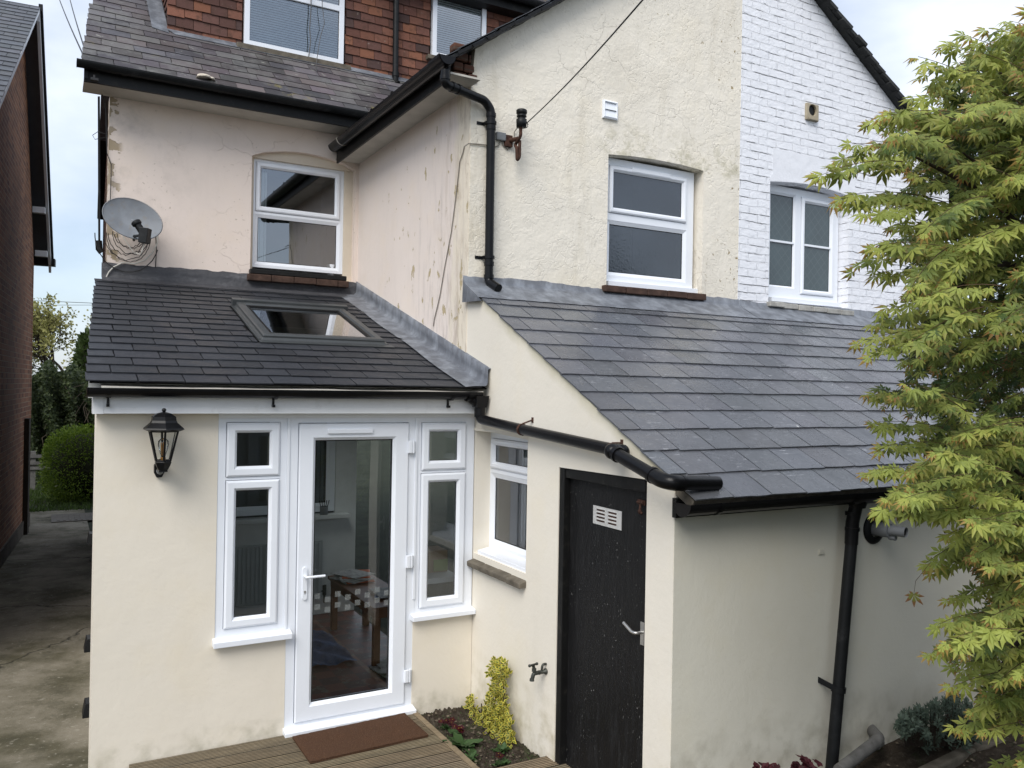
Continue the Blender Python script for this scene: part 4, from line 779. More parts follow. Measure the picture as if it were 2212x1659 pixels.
# ============================================================ THE WHITE HOUSE (attached)
WH=thing('white_house','white painted brick house joined to the right of the cream gable','house',(4.2,1.5,0))
w3o=[(3.215,3.21),(4.352,3.21),(4.352,4.375)]+[(4.352-(1.137)*i/10,4.375+.04*math.sin(math.pi*i/10)) for i in range(1,10)]+[(3.215,4.375)]
zR=lambda x: 6.93-.66*(x-2.80)
mb=MB(); mb.plate(FG,[(2.817,2.6),(6.0,2.6),(6.0,zR(6.0)-.02),(2.817,zR(2.817)-.02)],[w3o],-.2,.004); obj('wall',mb,mWBRICK,WH,label='white painted brick gable wall')
mb=MB(); mb.plate(FG,[(3.245,4.462)]+[(3.245+.32*0,4.70)]+[(4.43,4.70),(4.43,4.40)]+[(4.352,4.378)]+[(4.352-1.137*i/10,4.379+.04*math.sin(math.pi*i/10)) for i in range(1,10)]+[(3.215,4.379),(3.2,4.40)],[],-.01,.006); 
obj('lintel',mb,simple('white_lintel_paint',(.80,.81,.85),.7,.3,var=.05,bump=.006,bs=12,dirt=.08),WH)
FG3=FR((0,YG+.12,0),(1,0,0),Z,(0,-1,0))
r=rect_on('y',YG+.12,(1663,400),(1812,423),(1809,657),(1659,640)); La=rect_on('y',YG+.12,(1663,414),(1719,421),(1716,628),(1660,622)); Lb=rect_on('y',YG+.12,(1731,427),(1801,437),(1799,643),(1727,635))
w3=window(WH,FG3,r,0,[(La[0],La[1]+.02,La[2],La[3],'bead',.018),(*Lb,'sash',.05)],glass=mOBSC,label='white two-light window with leaded obscured glass in the white wall')
mb=MB(); zb=ony(YG+.12,1690,522).z; zb2=ony(YG+.12,1765,533).z
mb.box(FG3,La[0]+.01,La[2]-.01,zb-.01,zb+.01,-.024,-.004); mb.box(FG3,Lb[0]+.05,Lb[2]-.05,zb2-.01,zb2+.01,-.012,.008); obj('glazing_bar',mb,mUPVC,w3)
mb=MB(); mb.box(FG3,r[0],r[2]+.03,r[1]-.045,r[1],-.02,.05); obj('sill',mb,mUPVC,w3,bevel=.004)
mb=MB(); rr=random.Random(6)
for i in range(6): a=3.19+i*.2; mb.box(FG,a,min(a+.197,4.39),3.165-.004*i+rr.uniform(-.006,.006),3.215-.004*i,-.12,.05+rr.uniform(-.01,.01))
obj('stone_sill',mb,simple('chipped_white_stone',(.45,.44,.41),.9,.2,var=.4,sc=10,bump=.006,bs=22,dirt=.6,dc=(.15,.13,.10)),WH,bevel=.008)
mb=roofing(fl,lambda v:2.817,lambda v:6.3,nrow,exL,.262,.008,gcol(.82,1.2,.03),jit=.004,irr=.03,gap=.007,ragged=.0022); P=[fl(2.815,.02,-.004),fl(6.3,.02,-.004),fl(6.3,LL,-.004),fl(2.815,LL,-.004)]; mb.hexa([p-nL*.05 for p in P]+P)
obj('lean_to_roof',mb,mSLATE_L,WH); obj('flashing',lead_strip(2.82,6.2,5),mLEAD,WH)
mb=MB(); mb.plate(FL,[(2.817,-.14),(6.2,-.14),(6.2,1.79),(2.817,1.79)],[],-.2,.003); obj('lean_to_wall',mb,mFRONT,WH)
mb=MB(); mb.box(FR((0,-2.32,0),(1,0,0),Z,(0,-1,0)),2.817,6.2,q1.z,1.80,-.03,0); obj('fascia',mb,mBLACKW,WH); obj('gutter',gutter(FR((0,-2.395,1.785),(1,0,0),Z,(0,-1,0)),2.817,6.2,.056),mBLACKP,WH)
s=.66; c=1/math.sqrt(1+s*s); nW2=V((s*c,0,c)); f3=FR((2.80,.06,6.965),(0,1,0),(c,0,-s*c),nW2); mb=MB(); rr=random.Random(12); Lr=3.6/c; n=34
for i in range(n):
    v=Lr*i/n; j=rr.uniform(-.008,.008); e=rr.uniform(0,.025); p=[f3(-e,v,-.012+j),f3(.3,v,-.012+j),f3(.3,v+Lr/n*1.2,.004+j),f3(-e,v+Lr/n*1.2,.004+j)]; mb.hexa([q-nW2*.035 for q in p]+p)
P=[f3(.04,0,-.005),f3(3.2,0,-.005),f3(3.2,Lr,-.005),f3(.04,Lr,-.005)]; mb.hexa([q-nW2*.04 for q in P]+P); obj('roof',mb,simple('mossy_dark_verge',(.035,.036,.036),.8,.3,var=.4,sc=14,bump=.008,bs=20,dirt=.4,dc=(.09,.09,.06)),WH)
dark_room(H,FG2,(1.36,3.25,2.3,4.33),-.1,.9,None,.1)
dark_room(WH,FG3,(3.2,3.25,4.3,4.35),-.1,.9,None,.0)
# ============================================================ THE BRICK HOUSE on the left
NB=thing('brick_house','dark red brick house with slate roof at the left edge beside the path','house',(-5,7,-.12))
m_=.0766; ux=V((m_,1,0)).normalized(); nx=V((1,-m_,0)).normalized(); o0=V((-3.083,10.56,0))
FN=FR(o0,ux,Z,nx)     # u = 0 at the far corner, negative toward the camera
mb=MB(); ap=8.51-10.56; mb.plate(FN,[(-8.0,-.13),(0,-.13),(0,4.35),(ap+.1,7.6),(-8.0,3.55)],[],-4.6,0); 
mb.box(FN,-.14,-.002,-.13,4.3,-4.5,0.004); obj('wall',mb,mBRICK,NB,label='shaded red brick side wall')
mb=MB(); mb.box(FN,-8.0,-.001,-.14,.10,0,.02); obj('plinth',mb,simple('dark_plinth',(.10,.085,.07),.9,.1,var=.4),NB)
# verge: apex and both rakes on a plane 0.2 m out
of=.22; VA=FR(o0,ux,Z,nx)
pA=(8.4-10.56,7.78); pB=(.55,4.42); pF=(4.6-10.56,5.22); sf=(pA[1]-pF[1])/(pA[0]-pF[0]); pF2=(-7.5,pA[1]+sf*(-7.5-pA[0]))
mb=MB()
def rake(mb,a,b,d,w0,w1,fr=FN,up=0): mb.hexa([fr(a[0],a[1]-d+up,w0),fr(b[0],b[1]-d+up,w0),fr(b[0],b[1]-d+up,w1),fr(a[0],a[1]-d+up,w1),fr(a[0],a[1]+up,w0),fr(b[0],b[1]+up,w0),fr(b[0],b[1]+up,w1),fr(a[0],a[1]+up,w1)])
rake(mb,pA,pB,.20,of-.04,of); rake(mb,pA,pF2,.06,of-.03,of+.0); obj('bargeboard',mb,mUPVC2,NB,label='white verge boards')
mb=MB(); rake(mb,pA,pB,.02,.0,of-.04); rake(mb,pA,pF2,.02,.0,of-.03); obj('soffit',mb,mBLACKW,NB)
mb=MB(); rake(mb,pA,pB,.10,of-.02,of+.035,up=.06); mb.box(FN,.45,.66,4.34,4.46,-.5,of+.06); obj('dark_verge',mb,mBLACKW,NB)
mb=MB()
for (u,z) in ((-.1,5.2-.0),(-.1,4.55)): 
    uu=pA[0]+(pB[0]-pA[0])*((pA[1]-.2-z)/(pA[1]-pB[1])); mb.box(FN,uu-.12,uu+.0,z-.1,z,0,of-.04)
obj('purlin_end',mb,mUPVC2,NB)
L0=math.hypot(pA[0]-pF2[0],pA[1]-pF2[1]); sv=(ux*(pA[0]-pF2[0])+Z*(pA[1]-pF2[1])).normalized(); un=-nx; nn=sv.cross(un).normalized(); 
if nn.z<0: nn=-nn
fN=FR(FN(pF2[0],pF2[1],of),un,sv,nn); nrN=int(L0/.19)
mb=roofing(fN,lambda v:0.0,lambda v:5.0,nrN+1,.19,.26,.008,gcol(.85,1.15),jit=.003); P=[fN(0.01,0,-.005),fN(5,0,-.005),fN(5,L0,-.005),fN(.01,L0,-.005)]; mb.hexa([q-nn*.04 for q in P]+P); obj('roof',mb,mSLATE_N,NB)
mb=MB(); P=[FN(pA[0],pA[1]+.02,of),FN(pB[0],pB[1]+.02,of),FN(pB[0],pB[1]+.02,-5),FN(pA[0],pA[1]+.02,-5)]; mb.hexa([q-Z*.06 for q in P]+P); obj('roof_deck',mb,mSLATE_N,NB,label='back slope')
mb=MB(); a=onz(-.1,51,1140); gw=FR(o0,ux,Z,nx); mb.box(FN,-.95,-.72,-.12,1.72,.0,.07); mb.box(FN,-.72,-.70,-.12,1.66,.0,.05); o=obj('gate_post',mb,simple('dark_brown_timber',(.035,.028,.02),.8,.2,var=.4),None,base=FN(-.83,-.12,.03)); tag(o,'dark timber post against the far end of the brick wall','post')
# ============================================================ FITTINGS ON THE WALLS
# satellite dish
c=ony(YA-.30,287,472); dish=thing('satellite_dish','grey satellite dish on the pink wall with cables looped below','satellite dish',(c.x,YA,c.z))
ax=V((-.05,-.90,.30)).normalized(); a0=(RT*.955+UP*-.30); a0=(a0-ax*a0.dot(ax)).normalized(); b0_=ax.cross(a0)
mb=MB(); mb.smooth=True; n=10; sg=40; P=[]; 
for i in range(n+1):
    t=i/n; 
    for k in range(sg): an=2*math.pi*k/sg; P.append(c+a0*(.252*t*math.cos(an))+b0_*(.19*t*math.sin(an))-ax*(.055*(1-t*t)))
F=[(i*sg+k,i*sg+(k+1)%sg,(i+1)*sg+(k+1)%sg,(i+1)*sg+k) for i in range(n) for k in range(sg)]; mb.add(P,F); mb.add([p-ax*.008 for p in P],[f[::-1] for f in F])
mb.add(P[-sg:]+[p-ax*.008 for p in P[-sg:]],[(k,(k+1)%sg,sg+(k+1)%sg,sg+k) for k in range(sg)]); mb.add([p+ax*.006 for p in P[-sg:]]+[c+(p-c)*1.025 for p in P[-sg:]],[(k,(k+1)%sg,sg+(k+1)%sg,sg+k) for k in range(sg)])
obj('reflector',mb,mDISH,dish,recalc=False)
ln=ony(YA-.62,312,508); lt=ony(YA-.60,298,487); base=c-b0_*.0+UP*-.18+RT*.01-ax*.0
mb=MB(); mb.tube([base-ax*.03,base+ax*.05,ln+UP*.0],.012,8); obj('arm',mb,mBLACKOLD,dish)
mb=MB(); mb.tube([lt,ln],.030,14); mb.lathe(lt,(lt-ln),[(.03,0),(.042,.01),(.042,.035),(.03,.045),(0,.045)],16); fb=FR(ln,RT,UP,-FW); mb.hexa([ln+RT*x+UP*y-FW*z for z in (-.04,.04) for x,y in ((-.04,-.065),(.03,-.075),(.05,.055),(-.03,.065))]); obj('receiver',mb,mBLACKOLD,dish,bevel=.004)
mb=MB(); mb.tube(bend([V((c.x,YA,c.z-.02)),V((c.x,YA-.12,c.z-.02)),c-ax*.06],.03),.02,10); mb.box(FA,c.x-.06,c.x+.06,c.z-.09,c.z+.06,0,.006); mb.box(FR(c-ax*.075,a0,b0_,ax),-.06,.06,-.06,.06,0,.02); obj('wall_bracket',mb,mMETAL,dish)
def loop(cx,cz,rx,rz,a0_,a1,y=YA-.03,r=.0035,j=.01,seed=0):
    rr=random.Random(seed); return [V((cx+rx*math.cos(a),y-rr.uniform(0,.02),cz+rz*math.sin(a)+rr.uniform(-j,j)*.3)) for a in [a0_+(a1-a0_)*i/24 for i in range(25)]]
mb=MB(); mw=MB()
for i in range(6): q=ony(YA-.03,262+i*7,505); mb.tube(loop(c.x-.03+.02*(i%3),c.z-.10-.012*(i%2),.19-.017*i+.012*(i%2),.24-.03*i+.03*(i%2),math.pi*1.0,math.pi*1.98,seed=i,j=.03),.0034,6)
mb.tube(loop(c.x-.02,c.z-.12,.27,.33,math.pi*1.0,math.pi*1.9,seed=8),.0045,6)
mb.tube([ony(YA-.02,*q) for q in ((205,172),(222,205),(229,240),(230,300),(231,330),(240,355),(240,380),(238,440))],.004,6); mb.tube([ony(YA-.02,*q) for q in ((228,290),(212,284),(200,292),(205,301),(228,297))],.003,6); mb.tube([ony(YA-.01,*q) for q in ((335,500),(337,520),(338,540),(336,578))],.004,6)
obj('black_cable_loops',mb,mCABLEB,dish)
mw.tube(bend([ln-UP*.07,ln-UP*.17-RT*.03,ony(YA-.1,288,545),ony(YA-.05,268,515),ony(YA-.03,262,500)],.06),.0045,6); mw.tube([ony(YA-.03,*q) for q in ((341,505),(340,525),(330,545),(313,562),(290,570),(265,567),(245,577),(235,588),(229,600))],.006,6); obj('white_cable_loops',mw,mCABLEW,dish)
# wall lantern
lc=ony(-.18,353,960); LX=lc.x; top=ony(-.18,353,887).z; bot=ony(-.05,346,1032).z
lan=thing('wall_lantern','black six-sided carriage lantern on the smooth cream wall','lantern',(LX,0,bot)); lo=V((LX,-.18,0)); hx=V((math.cos(.52),math.sin(.52),0))
zz=lambda py: ony(-.18,353,py).z
mb=MB(); mb.lathe((LX,-.18,0),Z,[(.128,zz(927)),(.122,zz(924)),(.085,zz(913)),(.078,zz(908)),(.075,zz(900)),(.045,zz(893)),(.012,zz(890)),(.0,zz(889))],6,hx,True); mb.lathe((LX,-.18,0),Z,[(.0,zz(931)),(.10,zz(931)),(.128,zz(927))],6,hx,True); mb.ball((LX,-.18,zz(886)),.013,8); mb.tube([(LX,-.18,zz(893)),(LX,-.18,zz(886))],.006,8); obj('lantern_roof',mb,mLAMP,lan)
mb=MB(); r1,r0=.088,.045; z1,z0=zz(931),zz(995)
for k in range(6):
    a=.52+k*math.pi/3; d=V((math.cos(a),math.sin(a),0)); mb.tube([lo+d*r1+Z*z1,lo+d*r0+Z*z0],.0065,6)
    a2=a+math.pi/3; d2=V((math.cos(a2),math.sin(a2),0)); mb.tube([lo+d*r0+Z*z0,lo+d2*r0+Z*z0],.006,6); mb.tube([lo+d*r1+Z*z1,lo+d2*r1+Z*z1],.006,6)
mb.lathe(lo,Z,[(.046,z0),(.052,z0-.008),(.044,z0-.03),(.030,z0-.055),(.0,z0-.058)],6,hx,True); obj('cage',mb,mLAMP,lan)
mb=MB(); mb.lathe(lo,Z,[(r0-.002,z0),(r1-.004,z1)],6,hx,True); obj('lantern_glass',mb,mCLEAR,lan)
mb=MB(); mb.smooth=True; bz_=(z0+z1)/2; mb.lathe(lo,Z,[(.012,z0+.01),(.014,z0+.03),(.022,z0+.055),(.032,bz_+.005),(.030,bz_+.03),(.015,bz_+.045),(0,bz_+.048)],16); obj('bulb',mb,mCLEAR,lan)
mb=MB(); 
for k in range(4): a=k*1.57; mb.tube([lo+V((.008*math.cos(a),.008*math.sin(a),z0+.03)),lo+V((.012*math.cos(a),.012*math.sin(a),bz_+.02))],.003,6)
mb.lathe(lo,Z,[(.0,z0-.0),(.015,z0),(.015,z0+.022),(0,z0+.022)],12); obj('filament',mb,simple('amber_filament',(.5,.22,.04),.4),lan)
mb=MB(); fb=FR((LX-.004,0,0),(1,0,0),Z,(0,-1,0)); pz0,pz1=bot-.0,zz(995)-.02; mb.prism(fb,[(-.03,pz0+.03),(-.015,pz0),(.015,pz0),(.03,pz0+.03),(.03,pz1-.02),(.015,pz1),(-.015,pz1),(-.03,pz1-.02)],0,.035); mb.hexa([fb(x,z,w) for w in (.0,.10) for x,z in ((-.02,pz0+.045),(.024,pz0+.045),(.024,pz0+.09),(-.02,pz0+.09))]); obj('back_plate',mb,mLAMP,lan,bevel=.003)
mb=MB(); mb.box(FR((LX,0,0),(1,0,0),Z,(0,-1,0)),-.024,.024,pz0+.05,z0-.045,.03,.20); obj('bracket_arm',mb,mLAMP,lan)
mb=MB(); mb.ball((LX-.005,-.075,pz0+.045),.022,10); obj('motion_sensor',mb,mGREYP,lan)
# extractor vent on the cream gable
r=rect_on('y',YG-.02,(1303,215),(1335,221),(1334,260),(1303,254)); vt=MB(); vt.ring(FG,r,[(0,.0),(0,.022),(.012,.03),(.016,.024),(.016,.01)]); h=(r[3]-r[1]-.032)/2
vt.hexa([FG(r[0]+.016,r[1]+.016,.024),FG(r[2]-.016,r[1]+.016,.024),FG(r[2]-.016,r[1]+.016+h,.012),FG(r[0]+.016,r[1]+.016+h,.012),FG(r[0]+.016,r[1]+.016,.026),FG(r[2]-.016,r[1]+.016,.026),FG(r[2]-.016,r[1]+.016+h,.014),FG(r[0]+.016,r[1]+.016+h,.014)])
vt.hexa([FG(r[0]+.016,r[1]+.016+h,.024),FG(r[2]-.016,r[1]+.016+h,.024),FG(r[2]-.016,r[3]-.016,.012),FG(r[0]+.016,r[3]-.016,.012),FG(r[0]+.016,r[1]+.016+h,.026),FG(r[2]-.016,r[1]+.016+h,.026),FG(r[2]-.016,r[3]-.016,.014),FG(r[0]+.016,r[3]-.016,.014)])
tag(obj('wall_vent',vt,mUPVC,base=FG(r[0],r[1],0)),'white flap vent high on the cream gable','vent')
r=rect_on('y',YG-.02,(1742,222),(1768,228),(1766,263),(1741,258)); vt=MB(); cu,cv=(r[0]+r[2])/2,(r[1]+r[3])/2+.02; R_=.055
vt.plate(FG,[(r[0],r[1]),(r[2],r[1]),(r[2],r[3]),(r[0],r[3])],[[(cu+R_*math.cos(i*math.pi/9),cv+R_*math.sin(i*math.pi/9)) for i in range(18)]],-.0,.03); 
vt.box(FG,r[0]+.02,r[2]-.02,r[1],r[1]+.02,.03,.045)
vtb=obj('wall_vent',vt,simple('yellowed_plastic',(.42,.36,.26),.6,.3,var=.3,dirt=.3),base=FG(r[0],r[1],0),bevel=.004); tag(vtb,'yellowed square vent with open round hole on white brick','vent')
mb=MB(); mb.plate(FG,[(cu+R_*math.cos(i*math.pi/9),cv+R_*math.sin(i*math.pi/9)) for i in range(18)],[],.004,.006); obj('vent_hole',mb,mDARK,vtb)
# insulator bracket
ia,ib,ic=ony(YG-.14,1127,235),ony(YG-.14,1125,272),ony(YG-.10,1125,348)
ins=thing('cable_bracket','rusty iron hook with black insulator on the cream gable','bracket',(ib.x,YG,ic.z))
mb=MB(); hh=ia.z-ib.z; mb.lathe((ia.x,ia.y,ib.z-.01),Z,[(.0,0),(.040,0),(.042,hh*.45),(.030,hh*.5),(.030,hh*.56),(.040,hh*.6),(.040,hh*.66),(.032,hh*.7),(.036,hh*.75),(.043,hh*.8),(.043,hh*.97),(.036,hh*1.02),(0,hh*1.03)],18); obj('insulator',mb,mBLACKOLD,ins)
mb=MB(); pb=V((ib.x,ib.y,ib.z)); zc=ic.z; mb.tube(bend([pb,V((pb.x,pb.y,pb.z-.08)),V((pb.x-.005,YG-.06,pb.z-.13)),V((pb.x-.01,YG-.10,zc+.10)),V((pb.x-.005,YG-.10,zc)),V((pb.x+.015,YG-.10,zc+.03)),V((pb.x+.015,YG-.10,zc+.16))],.02),.013,10); mb.box(FG,pb.x-.075,pb.x-.01,pb.z-.14,pb.z-.05,0,.03); mb.tube([V((pb.x-.04,YG,pb.z-.09)),V((pb.x,YG-.10,pb.z-.09))],.018,8); obj('hook',mb,mRUST,ins)
mb=MB(); a=V((ib.x+.03,ib.y-.01,ib.z+.01)); e=CP+ray(1440,-60)*3.6; n=30
mb.tube([a.lerp(e,i/n)-Z*.03*math.sin(math.pi*i/n) for i in range(n+1)],.0045,6); w=loop(a.x,a.z,.022,.025,0,6.6,y=a.y); mb.tube(w,.003,6)
o=obj('overhead_cable',mb,mCABLEB,base=a); tag(o,'black overhead cable rising from the insulator on the gable','cable')
jb=rect_on('y',YG-.03,(1073,284),(1093,287),(1093,304),(1074,302)); mb=MB(); mb.box(FG,jb[0],jb[2],jb[1],jb[3],0,.035); o=obj('junction_box',mb,mGREYP,base=FG(jb[0],jb[1],0),bevel=.006); tag(o,'small grey junction box between downpipe and iron hook','junction box')
mb=MB(); y=YG-.012; mb.tube([ony(YG-.06,1122,270)]+[ony(y,*q) for q in ((1111,285),(1110,300),(1105,318),(1096,322),(1086,313),(1084,304))],.0045,6); mb.tube([ony(y,*q) for q in ((1081,304),(1077,314),(1068,318),(1055,314),(1030,311),(1012,310),(1004,316))],.0045,6)
yk=[onx(-.012,*q) for q in ((1003,316),(1000,330),(993,350),(990,380),(984,430),(975,500),(960,580),(950,640),(938,690),(936,705))]; mb.tube(yk,.004,6)
o=obj('wall_cable',mb,simple('greyed_cable',(.22,.2,.17),.6),base=yk[0]); tag(o,'thin grey cable clipped round the wing corner and down its side wall','cable')
# wires at the eaves on the left and slack wire on the dormer
mb=MB(); a=ony(YA-.42,204,170); mb.tube([a,a+V((0,0,.03))],.012,6); mb.tube([a.lerp(CP+ray(118,-30)*16,i/10)-Z*.05*math.sin(math.pi*i/10) for i in range(11)],.008,5); mb.tube([a.lerp(CP+ray(144,-30)*16,i/10)-Z*.05*math.sin(math.pi*i/10) for i in range(11)],.008,5)
mb.box(FR(a,(1,0,0),Z,(0,-1,0)),-.03,.03,-.02,.0,-.02,.03); o=obj('overhead_wire',mb,mCABLEB,base=a); tag(o,'pair of thin wires rising from the left end of the main gutter','wire')
mb=MB(); mb.tube([ony(DY-.12,*q) for q in ((697,-40),(696,10),(701,50),(692,80),(687,110),(683,140))]+[ony(3.0,683,155)],.004,5); mb.tube([ony(DY-.08,*q) for q in ((672,-30),(672,20),(669,60),(671,90),(667,122))],.006,5); o=obj('slack_cable',mb,simple('grey_wire',(.1,.1,.1),.6),base=ony(DY-.1,690,100)); tag(o,'slack wires hanging across the wide dormer window','wire')
mb=MB(); mb.tube([at(40,648,60),at(230,656,60)],.02,5); mb.tube([at(40,659,60),at(230,659,60)],.015,5); o=obj('distant_wire',mb,mCABLEB,base=at(130,655,60)); tag(o,'two far wires crossing the sky above the trees','wire')
# downpipes
def collar(mb,p,d,r=.040,w=.03): d=V(d).normalized(); mb.tube([V(p)-d*w/2,V(p)+d*w/2],r,16)
def clip(mb,fr,u,v,w,dx=-.06): 
    mb.box(fr,u-.045,u+.045,v-.014,v+.014,w-.04,w+.04) if False else None
dp=thing('downpipe','black downpipe on the cream gable, kinked under the wing gutter','downpipe',(.0,YG,3.2))
y=YG-.055; P=[V((-.325,-.03,4.72)),ony(-.03,961,182),ony(0,977,188),ony(y,1047,217),ony(y,1061,238),ony(y,1056,592)]; P[0]=ony(-.03,962,152)
mb=MB(); mb.tube(bend(P,.05),.034,16); end=P[-1]; mb.tube(bend([end,end-Z*.06,end+V((.03,-.11,-.12))],.06),.034,16,cap=False); obj('pipe',mb,mBLACKP,dp)
e2=end+V((.03,-.11,-.12)); dd=(e2-(end-Z*.06)).normalized(); mb=MB(); mb.tube([e2-dd*.03,e2+dd*.001],.031,14); obj('pipe_mouth',mb,mDARK,dp)
for k,(p,d) in enumerate(((P[0].lerp(P[1],.55),P[1]-P[0]),(P[2],P[3]-P[2]),(P[2].lerp(P[3],.18),P[3]-P[2]),(P[4]-Z*.04,Z),(P[4]-Z*.14,Z),(P[5]+Z*.08,Z),(P[5]-Z*.02,Z))): mb=MB(); collar(mb,p,d,.0395,.03); obj('socket',mb,mBLACKP,dp)
for py in (266,556):
    q=ony(y,1061 if py<300 else 1057,py); mb=MB(); collar(mb,q,Z,.042,.024); mb.box(FG,q.x-.10,q.x-.03,q.z-.012,q.z+.012,.0,.008); mb.box(FG,q.x-.045,q.x-.03,q.z-.012,q.z+.012,.0,.05); obj('pipe_clip',mb,mBLACKP,dp)
dp=thing('downpipe','long black pipe sloping down the cream side wall over the black door','downpipe',(-.06,-.2,2.0))
P1=[ony(-.172,1040,866),onx(-.065,1036,905),onx(-.065,1130,928),onx(-.065,1345,976)]; P1[0]=V((P1[1].x,P1[1].y,2.25))
mb=MB(); mb.tube(bend(P1,.05),.035,16); obj('pipe',mb,mBLACKP,dp)
mb=MB(); mb.hexa([V((P1[0].x+x,P1[0].y+yy,z)) for z,s_ in ((2.20,.04),(2.285,.055)) for x,yy in ((-s_,-s_),(s_*.9,-s_),(s_*.9,s_),(-s_,s_))]); mb.tube([P1[0],P1[0]-Z*.12],.04,16); mb.tube([P1[0]-Z*.03,V((P1[0].x-.06,-.172,2.27))],.04,16); obj('outlet',mb,mBLACKP,dp)
ea=onx(-.065,1345,976); mb=MB(); d=(ea-P1[1]).normalized(); collar(mb,ea-d*.02,d,.041,.05); mb.ball(ea,.040,12); ja=onx(-.15,1322,975); mb.tube([ea-d*.07,ja],.037,14); mb.ball(ja,.043,14); collar(mb,ja.lerp(ea,.3),ea-ja,.043,.03); obj('elbow',mb,mBLACKP,dp)
jb_=onx(-.15,1428,1037); jc=V((.02,-2.24,1.895)); jc=ony(-2.42,1452,1043); jd=ony(-2.38,1550,1044)
mb=MB(); mb.tube([ja,jb_],.035,16); obj('pipe',mb,mBLACKP,dp,label='short lower length of the sloping pipe')
mb=MB(); mb.tube(bend([ja.lerp(jb_,.86),jb_,jc,jc.lerp(jd,.2)],.05),.0395,16); dj=(jb_-ja).normalized(); collar(mb,ja.lerp(jb_,.84),dj,.043,.02); collar(mb,jc.lerp(jd,.2),jd-jc,.041,.02); obj('elbow',mb,mBLACKP,dp)
mb=MB(); collar(mb,ja.lerp(jb_,.12),dj,.043,.02); obj('pipe_ring',mb,mBLACKP,dp)
mb=MB(); mb.tube([jc.lerp(jd,.1),jd],.036,16); obj('pipe',mb,mBLACKP,dp,label='pipe end resting on the lean-to slates')
for q,w in (((1128,928),(1151,908)),((1322,972),(1344,957))):
    p=onx(-.065,*q); a=onx(-.0,*w); mb=MB(); collar(mb,p,P1[3]-P1[2],.040,.02); mb.tube([p+Z*.038,a-V((.01,0,0)),a],.006,6); mb.box(FS,-a.y-.01,-a.y+.01,a.z-.015,a.z+.02,0,.006); obj('pipe_bracket',mb,mRUST,dp)
dp=thing('downpipe','weathered dark grey downpipe leaning against the shaded lean-to wall','downpipe',(1.15,-2.36,.2))
ta,tb=ony(-2.36,1841,1150),ony(-2.36,1796,1662); mb=MB(); mb.tube([ta,tb,tb+(tb-ta)*.1],.034,16); obj('pipe',mb,mBLACKOLD,dp)
t0=V((ta.x+.01,-2.385,1.74)); mb=MB(); mb.tube([t0,ta+Z*.06,ta-(ta-tb)*.05],.038,16); mb.lathe(t0-Z*.05,Z,[(.045,0),(.055,.03),(.062,.06)],16); collar(mb,ta+Z*.02,Z,.042,.02); collar(mb,ta+Z*.11,Z,.042,.02); obj('outlet',mb,mBLACKP,dp)
for f in (.665,): q=ta.lerp(tb,f); mb=MB(); collar(mb,q,ta-tb,.041,.03); mb.hexa([V((q.x-.09,YL-.004,q.z+.03)),V((q.x-.03,-2.37,q.z-.01)),V((q.x-.03,-2.36,q.z-.01)),V((q.x-.09,YL,q.z+.03)),V((q.x-.09,YL-.004,q.z+.065)),V((q.x-.03,-2.37,q.z+.025)),V((q.x-.03,-2.36,q.z+.025)),V((q.x-.09,YL,q.z+.065))]); obj('pipe_bracket',mb,mBLACKOLD,dp)
mb=MB(); a=ony(-2.50,1812,1665); b=ony(-2.42,1893,1603); c_=ony(-2.42,1905,1592); d_=ony(-2.30,1893,1578); mb.tube(bend([a,b.lerp(c_,.6),d_+V((0,.05,0))],.04),.034,14); collar(mb,b,b-a,.038,.05); o=obj('waste_pipe',mb,mGREYPIPE,base=a); tag(o,'dirty grey pipe with elbow lying on the soil by the wall','pipe')
dp=thing('downpipe','thin dark downpipe on the red tile-hung dormer','downpipe',(.58,DY,5.8))
a,b=ony(DY-.09,857,-150),ony(DY-.09,854,178); mb=MB(); mb.tube([a,b],.034,14); mb.tube([b,b+V((.01,-.05,-.03))],.034,14,cap=False); obj('pipe',mb,mBLACKOLD,dp); mb=MB(); collar(mb,b+Z*.09,Z,.041,.05); obj('socket',mb,mBLACKOLD,dp); mb=MB(); mb.tube([b+V((.008,-.045,-.025)),b+V((.011,-.052,-.031))],.031,12); obj('pipe_mouth',mb,mDARK,dp)
# boiler flue
c=ony(YL,1886,1141); fl_=thing('boiler_flue','grey boiler flue sticking out of the shaded wall through a black collar','flue',(c.x,YL,c.z)); mb=MB(); mb.lathe((c.x,YL,c.z),(0,-1,0),[(.0,0),(.092,0),(.096,.008),(.085,.018),(.05,.022)],28); obj('collar',mb,mBLACKOLD,fl_)
mb=MB(); e=V((c.x+.02,YL-.10,c.z)); mb.tube([(c.x+.005,YL,c.z),e],.043,20); obj('outer_tube',mb,mGREYP,fl_); mb=MB(); e2=V((c.x+.045,YL-.19,c.z+.002)); mb.tube([e-V((0,-.02,0)),e2],.030,18,cap=False); mb.tube([e+V((.01,.01,-.04)),e+V((.015,-.03,-.042))],.016,10); obj('inner_tube',mb,mGREYP,fl_); mb=MB(); mb.tube([e2-V((.005,-.02,0)),e2-V((.003,-.012,0))],.028,18); obj('tube_mouth',mb,mDARK,fl_)
q=rect_on('y',YL-.01,(1770,1187),(1781,1187),(1781,1198),(1770,1198)); mb=MB(); mb.box(FL,q[0],q[2],q[1],q[3],.003,.010); o=obj('blanking_plate',mb,mFRONT,base=FL(q[0],q[1],0),bevel=.0015); tag(o,'tiny cream square plate on the shaded wall left of the downpipe','plate')
